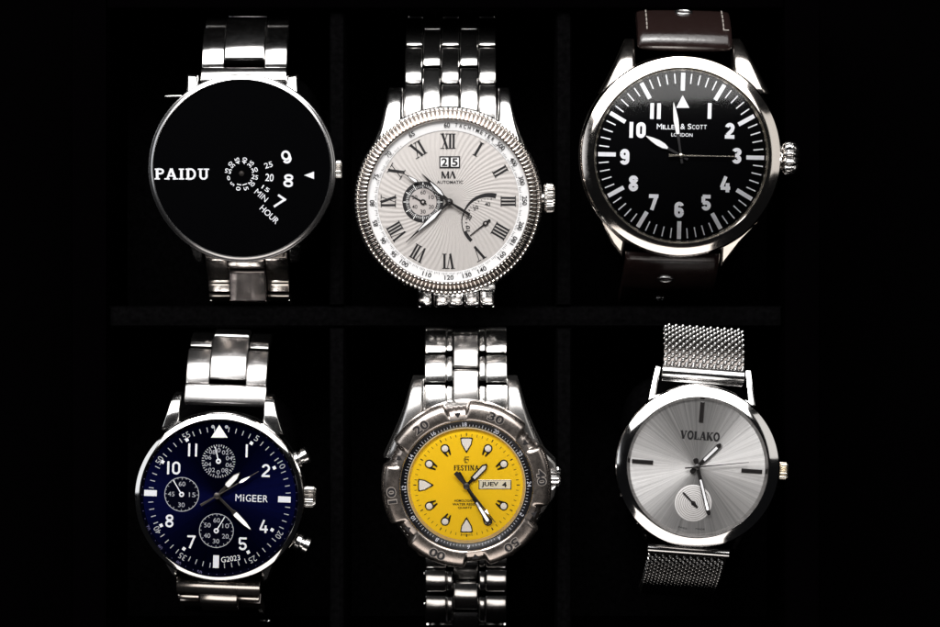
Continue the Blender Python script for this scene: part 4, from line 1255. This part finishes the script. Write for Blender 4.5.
for i in range(8): b.ring(*c, 1.9 + 2.0 * i, 2.6 + 2.0 * i, 0.56, 1, 56)  # grey lines put the shading of the embossed rings into colour
sd = w.build(b, 'subdial', ['silver_light', 'ring_grey'], None, 80)
b = MB(); rr, aa = w.polar(c, 683, 491.8)
b.hand(*c, aa, [(-6, 0.9), (-4, 1.3), (-2, 1.5), (0, 2.2), (2, 1.4), (3, 0.8), (rr - 2, 1.0), (rr, 0.7)], 1.2, 1.9, 0.15)
b.lathe([(0.02, 2.3), (0.8, 2.25), (0.9, 1.95)], 16, 1, *c)
w.build(b, 'subdial_hand', ['dark_hand', 'steel'], sd)
hc = P(697, 466.2)
leaf_hand(w, hc, (720, 443.6), [(-9, 1.2), (-7.5, 2.6), (-5, 2.4), (-2.5, 1.6), (6, 1.7), (9, 2.2), (29, 2.4), (32, 1.0)], [(9, 1.2), (27, 1.3)], 2.6, 3.6, 'hour_hand')
leaf_hand(w, hc, (708.8, 514.2), [(-9, 1.2), (-7.5, 2.6), (-5, 2.4), (-2.5, 1.6), (8, 1.6), (12, 1.9), (47, 2.0), (49.4, 0.9)], [(13, 1.0), (44, 1.15)], 4.2, 5.2, 'minute_hand')
r_, a_ = w.polar(hc, 747.5, 461.6)
b = MB()
b.hand(*hc, a_, [(-12.4, 0.7), (-3, 0.8), (4, 0.7), (r_, 0.28)], 5.8, 6.3, 0.08)
b.lathe([(0.02, 7.2), (1.5, 7.1), (2.7, 6.6), (3.0, 5.8), (3.0, 1)], 28, 0, *hc)
b.lathe([(0.02, 7.6), (0.9, 7.5), (1.2, 6.9)], 20, 1, *hc)
w.build(b, 'seconds_hand', ['dark_hand', 'steel'])
w.crystal(69.2, 5.0, 0.6)
knurled_crown(w, 779, 472, 8.4, 8.0, 0, -12, 22, 'champagne')
# mesh band
def tube_bar(w, x0, x1, py, z, r, parent, name):
    b = MB(); yy, zz = w.path([py], [], z)[0]
    b.revx([(0, r * 0.9), (0.6, r), (x1 - x0 - 0.6, r), (x1 - x0, r * 0.9)], (x0, yy, zz), 0, 28)
    return w.build(b, name, 'steel', parent)
def mesh_band(w, x0, x1, ys, tl, z0, parent=None, name='mesh_band', m='steel_mesh'):
    pts = w.path(ys, tl, z0); V = [Vector(q) for q in pts]
    seg = [(V[i + 1] - V[i]).length for i in range(len(V) - 1)]; tot = sum(seg)
    u0 = 1 if V[-1].x > V[0].x else -1
    def at(s):
        i = 0
        while i < len(seg) - 1 and s > seg[i]: s -= seg[i]; i += 1
        d = (V[i + 1] - V[i]).normalized()
        return V[i] + d * s, d, Vector((-d.y, d.x)) * u0
    b = MB()
    # dark backing body of the band between the wires
    rows = []
    for k in range(13):
        pt, d, u = at(tot * k / 12 * 0.999)
        lo, hi = pt - u * 7, pt - u * 2.4
        rows.append([(x0 + 1, lo.x, lo.y), (x1 - 1, lo.x, lo.y), (x1 - 1, hi.x, hi.y), (x0 + 1, hi.x, hi.y)])
    if u0 < 0: rows = rows[::-1]
    b.grid(rows, True, 1)
    dx, ds = 7.0, 4.3
    nrow = int(tot / ds)
    for j in range(nrow):
        s = (j + 0.5) * ds
        x = x0 + 2.6 + (dx / 2 if j % 2 else 0)
        while x < x1 - 1.6:
            pt, d, u = at(s)
            # one visible wire bend: a short slanted capsule with bowed back
            ring_rows = []
            n = 7
            for k in range(n):
                q = k / (n - 1) - 0.5
                al = q * 4.4; lx = q * 3.5
                hh = 2.6 * (1 - 4 * q * q) - 2.2
                rr = 1.85 * (1 - (2 * abs(q)) ** 3 * 0.55)
                cpt = pt + d * al + u * hh
                ring = []
                for i in range(8):
                    t_ = 2 * PI * i / 8
                    o1 = rr * math.cos(t_); o2 = rr * math.sin(t_)
                    e = Vector((0.79, -0.62))     # across the wire, in (x, along)
                    v = cpt + d * (o1 * e.y) + u * o2
                    ring.append((x + lx + o1 * e.x, v.x, v.y))
                ring_rows.append(ring)
            if u0 < 0: ring_rows = ring_rows[::-1]
            b.grid(ring_rows[::-1], True, 0)
            x += dx
    return w.build(b, name, [m, 'steel_dark'], parent, 60)
band = mesh_band(w, -40.5, 41, [368, 360, 350, 341, 333, 327], [14, 30, 44, 58, 66], -17)
tube_bar(w, -41, 41, 375, -18, 7.6, band, 'end_tube')
tube_bar(w, -40, 40, 383, -22, 2.2, band, 'spring_bar')
mesh_band(w, -40, 40.5, [556, 564, 574, 584, 594], [56, 66, 72, 76], -46, band, 'mesh_band')
tube_bar(w, -41, 41, 549.6, -38, 5.4, band, 'end_tube')
cushion(697.5, 463, 70, 84, -48, 'black cushion inside the mesh band of the silver-dial watch')
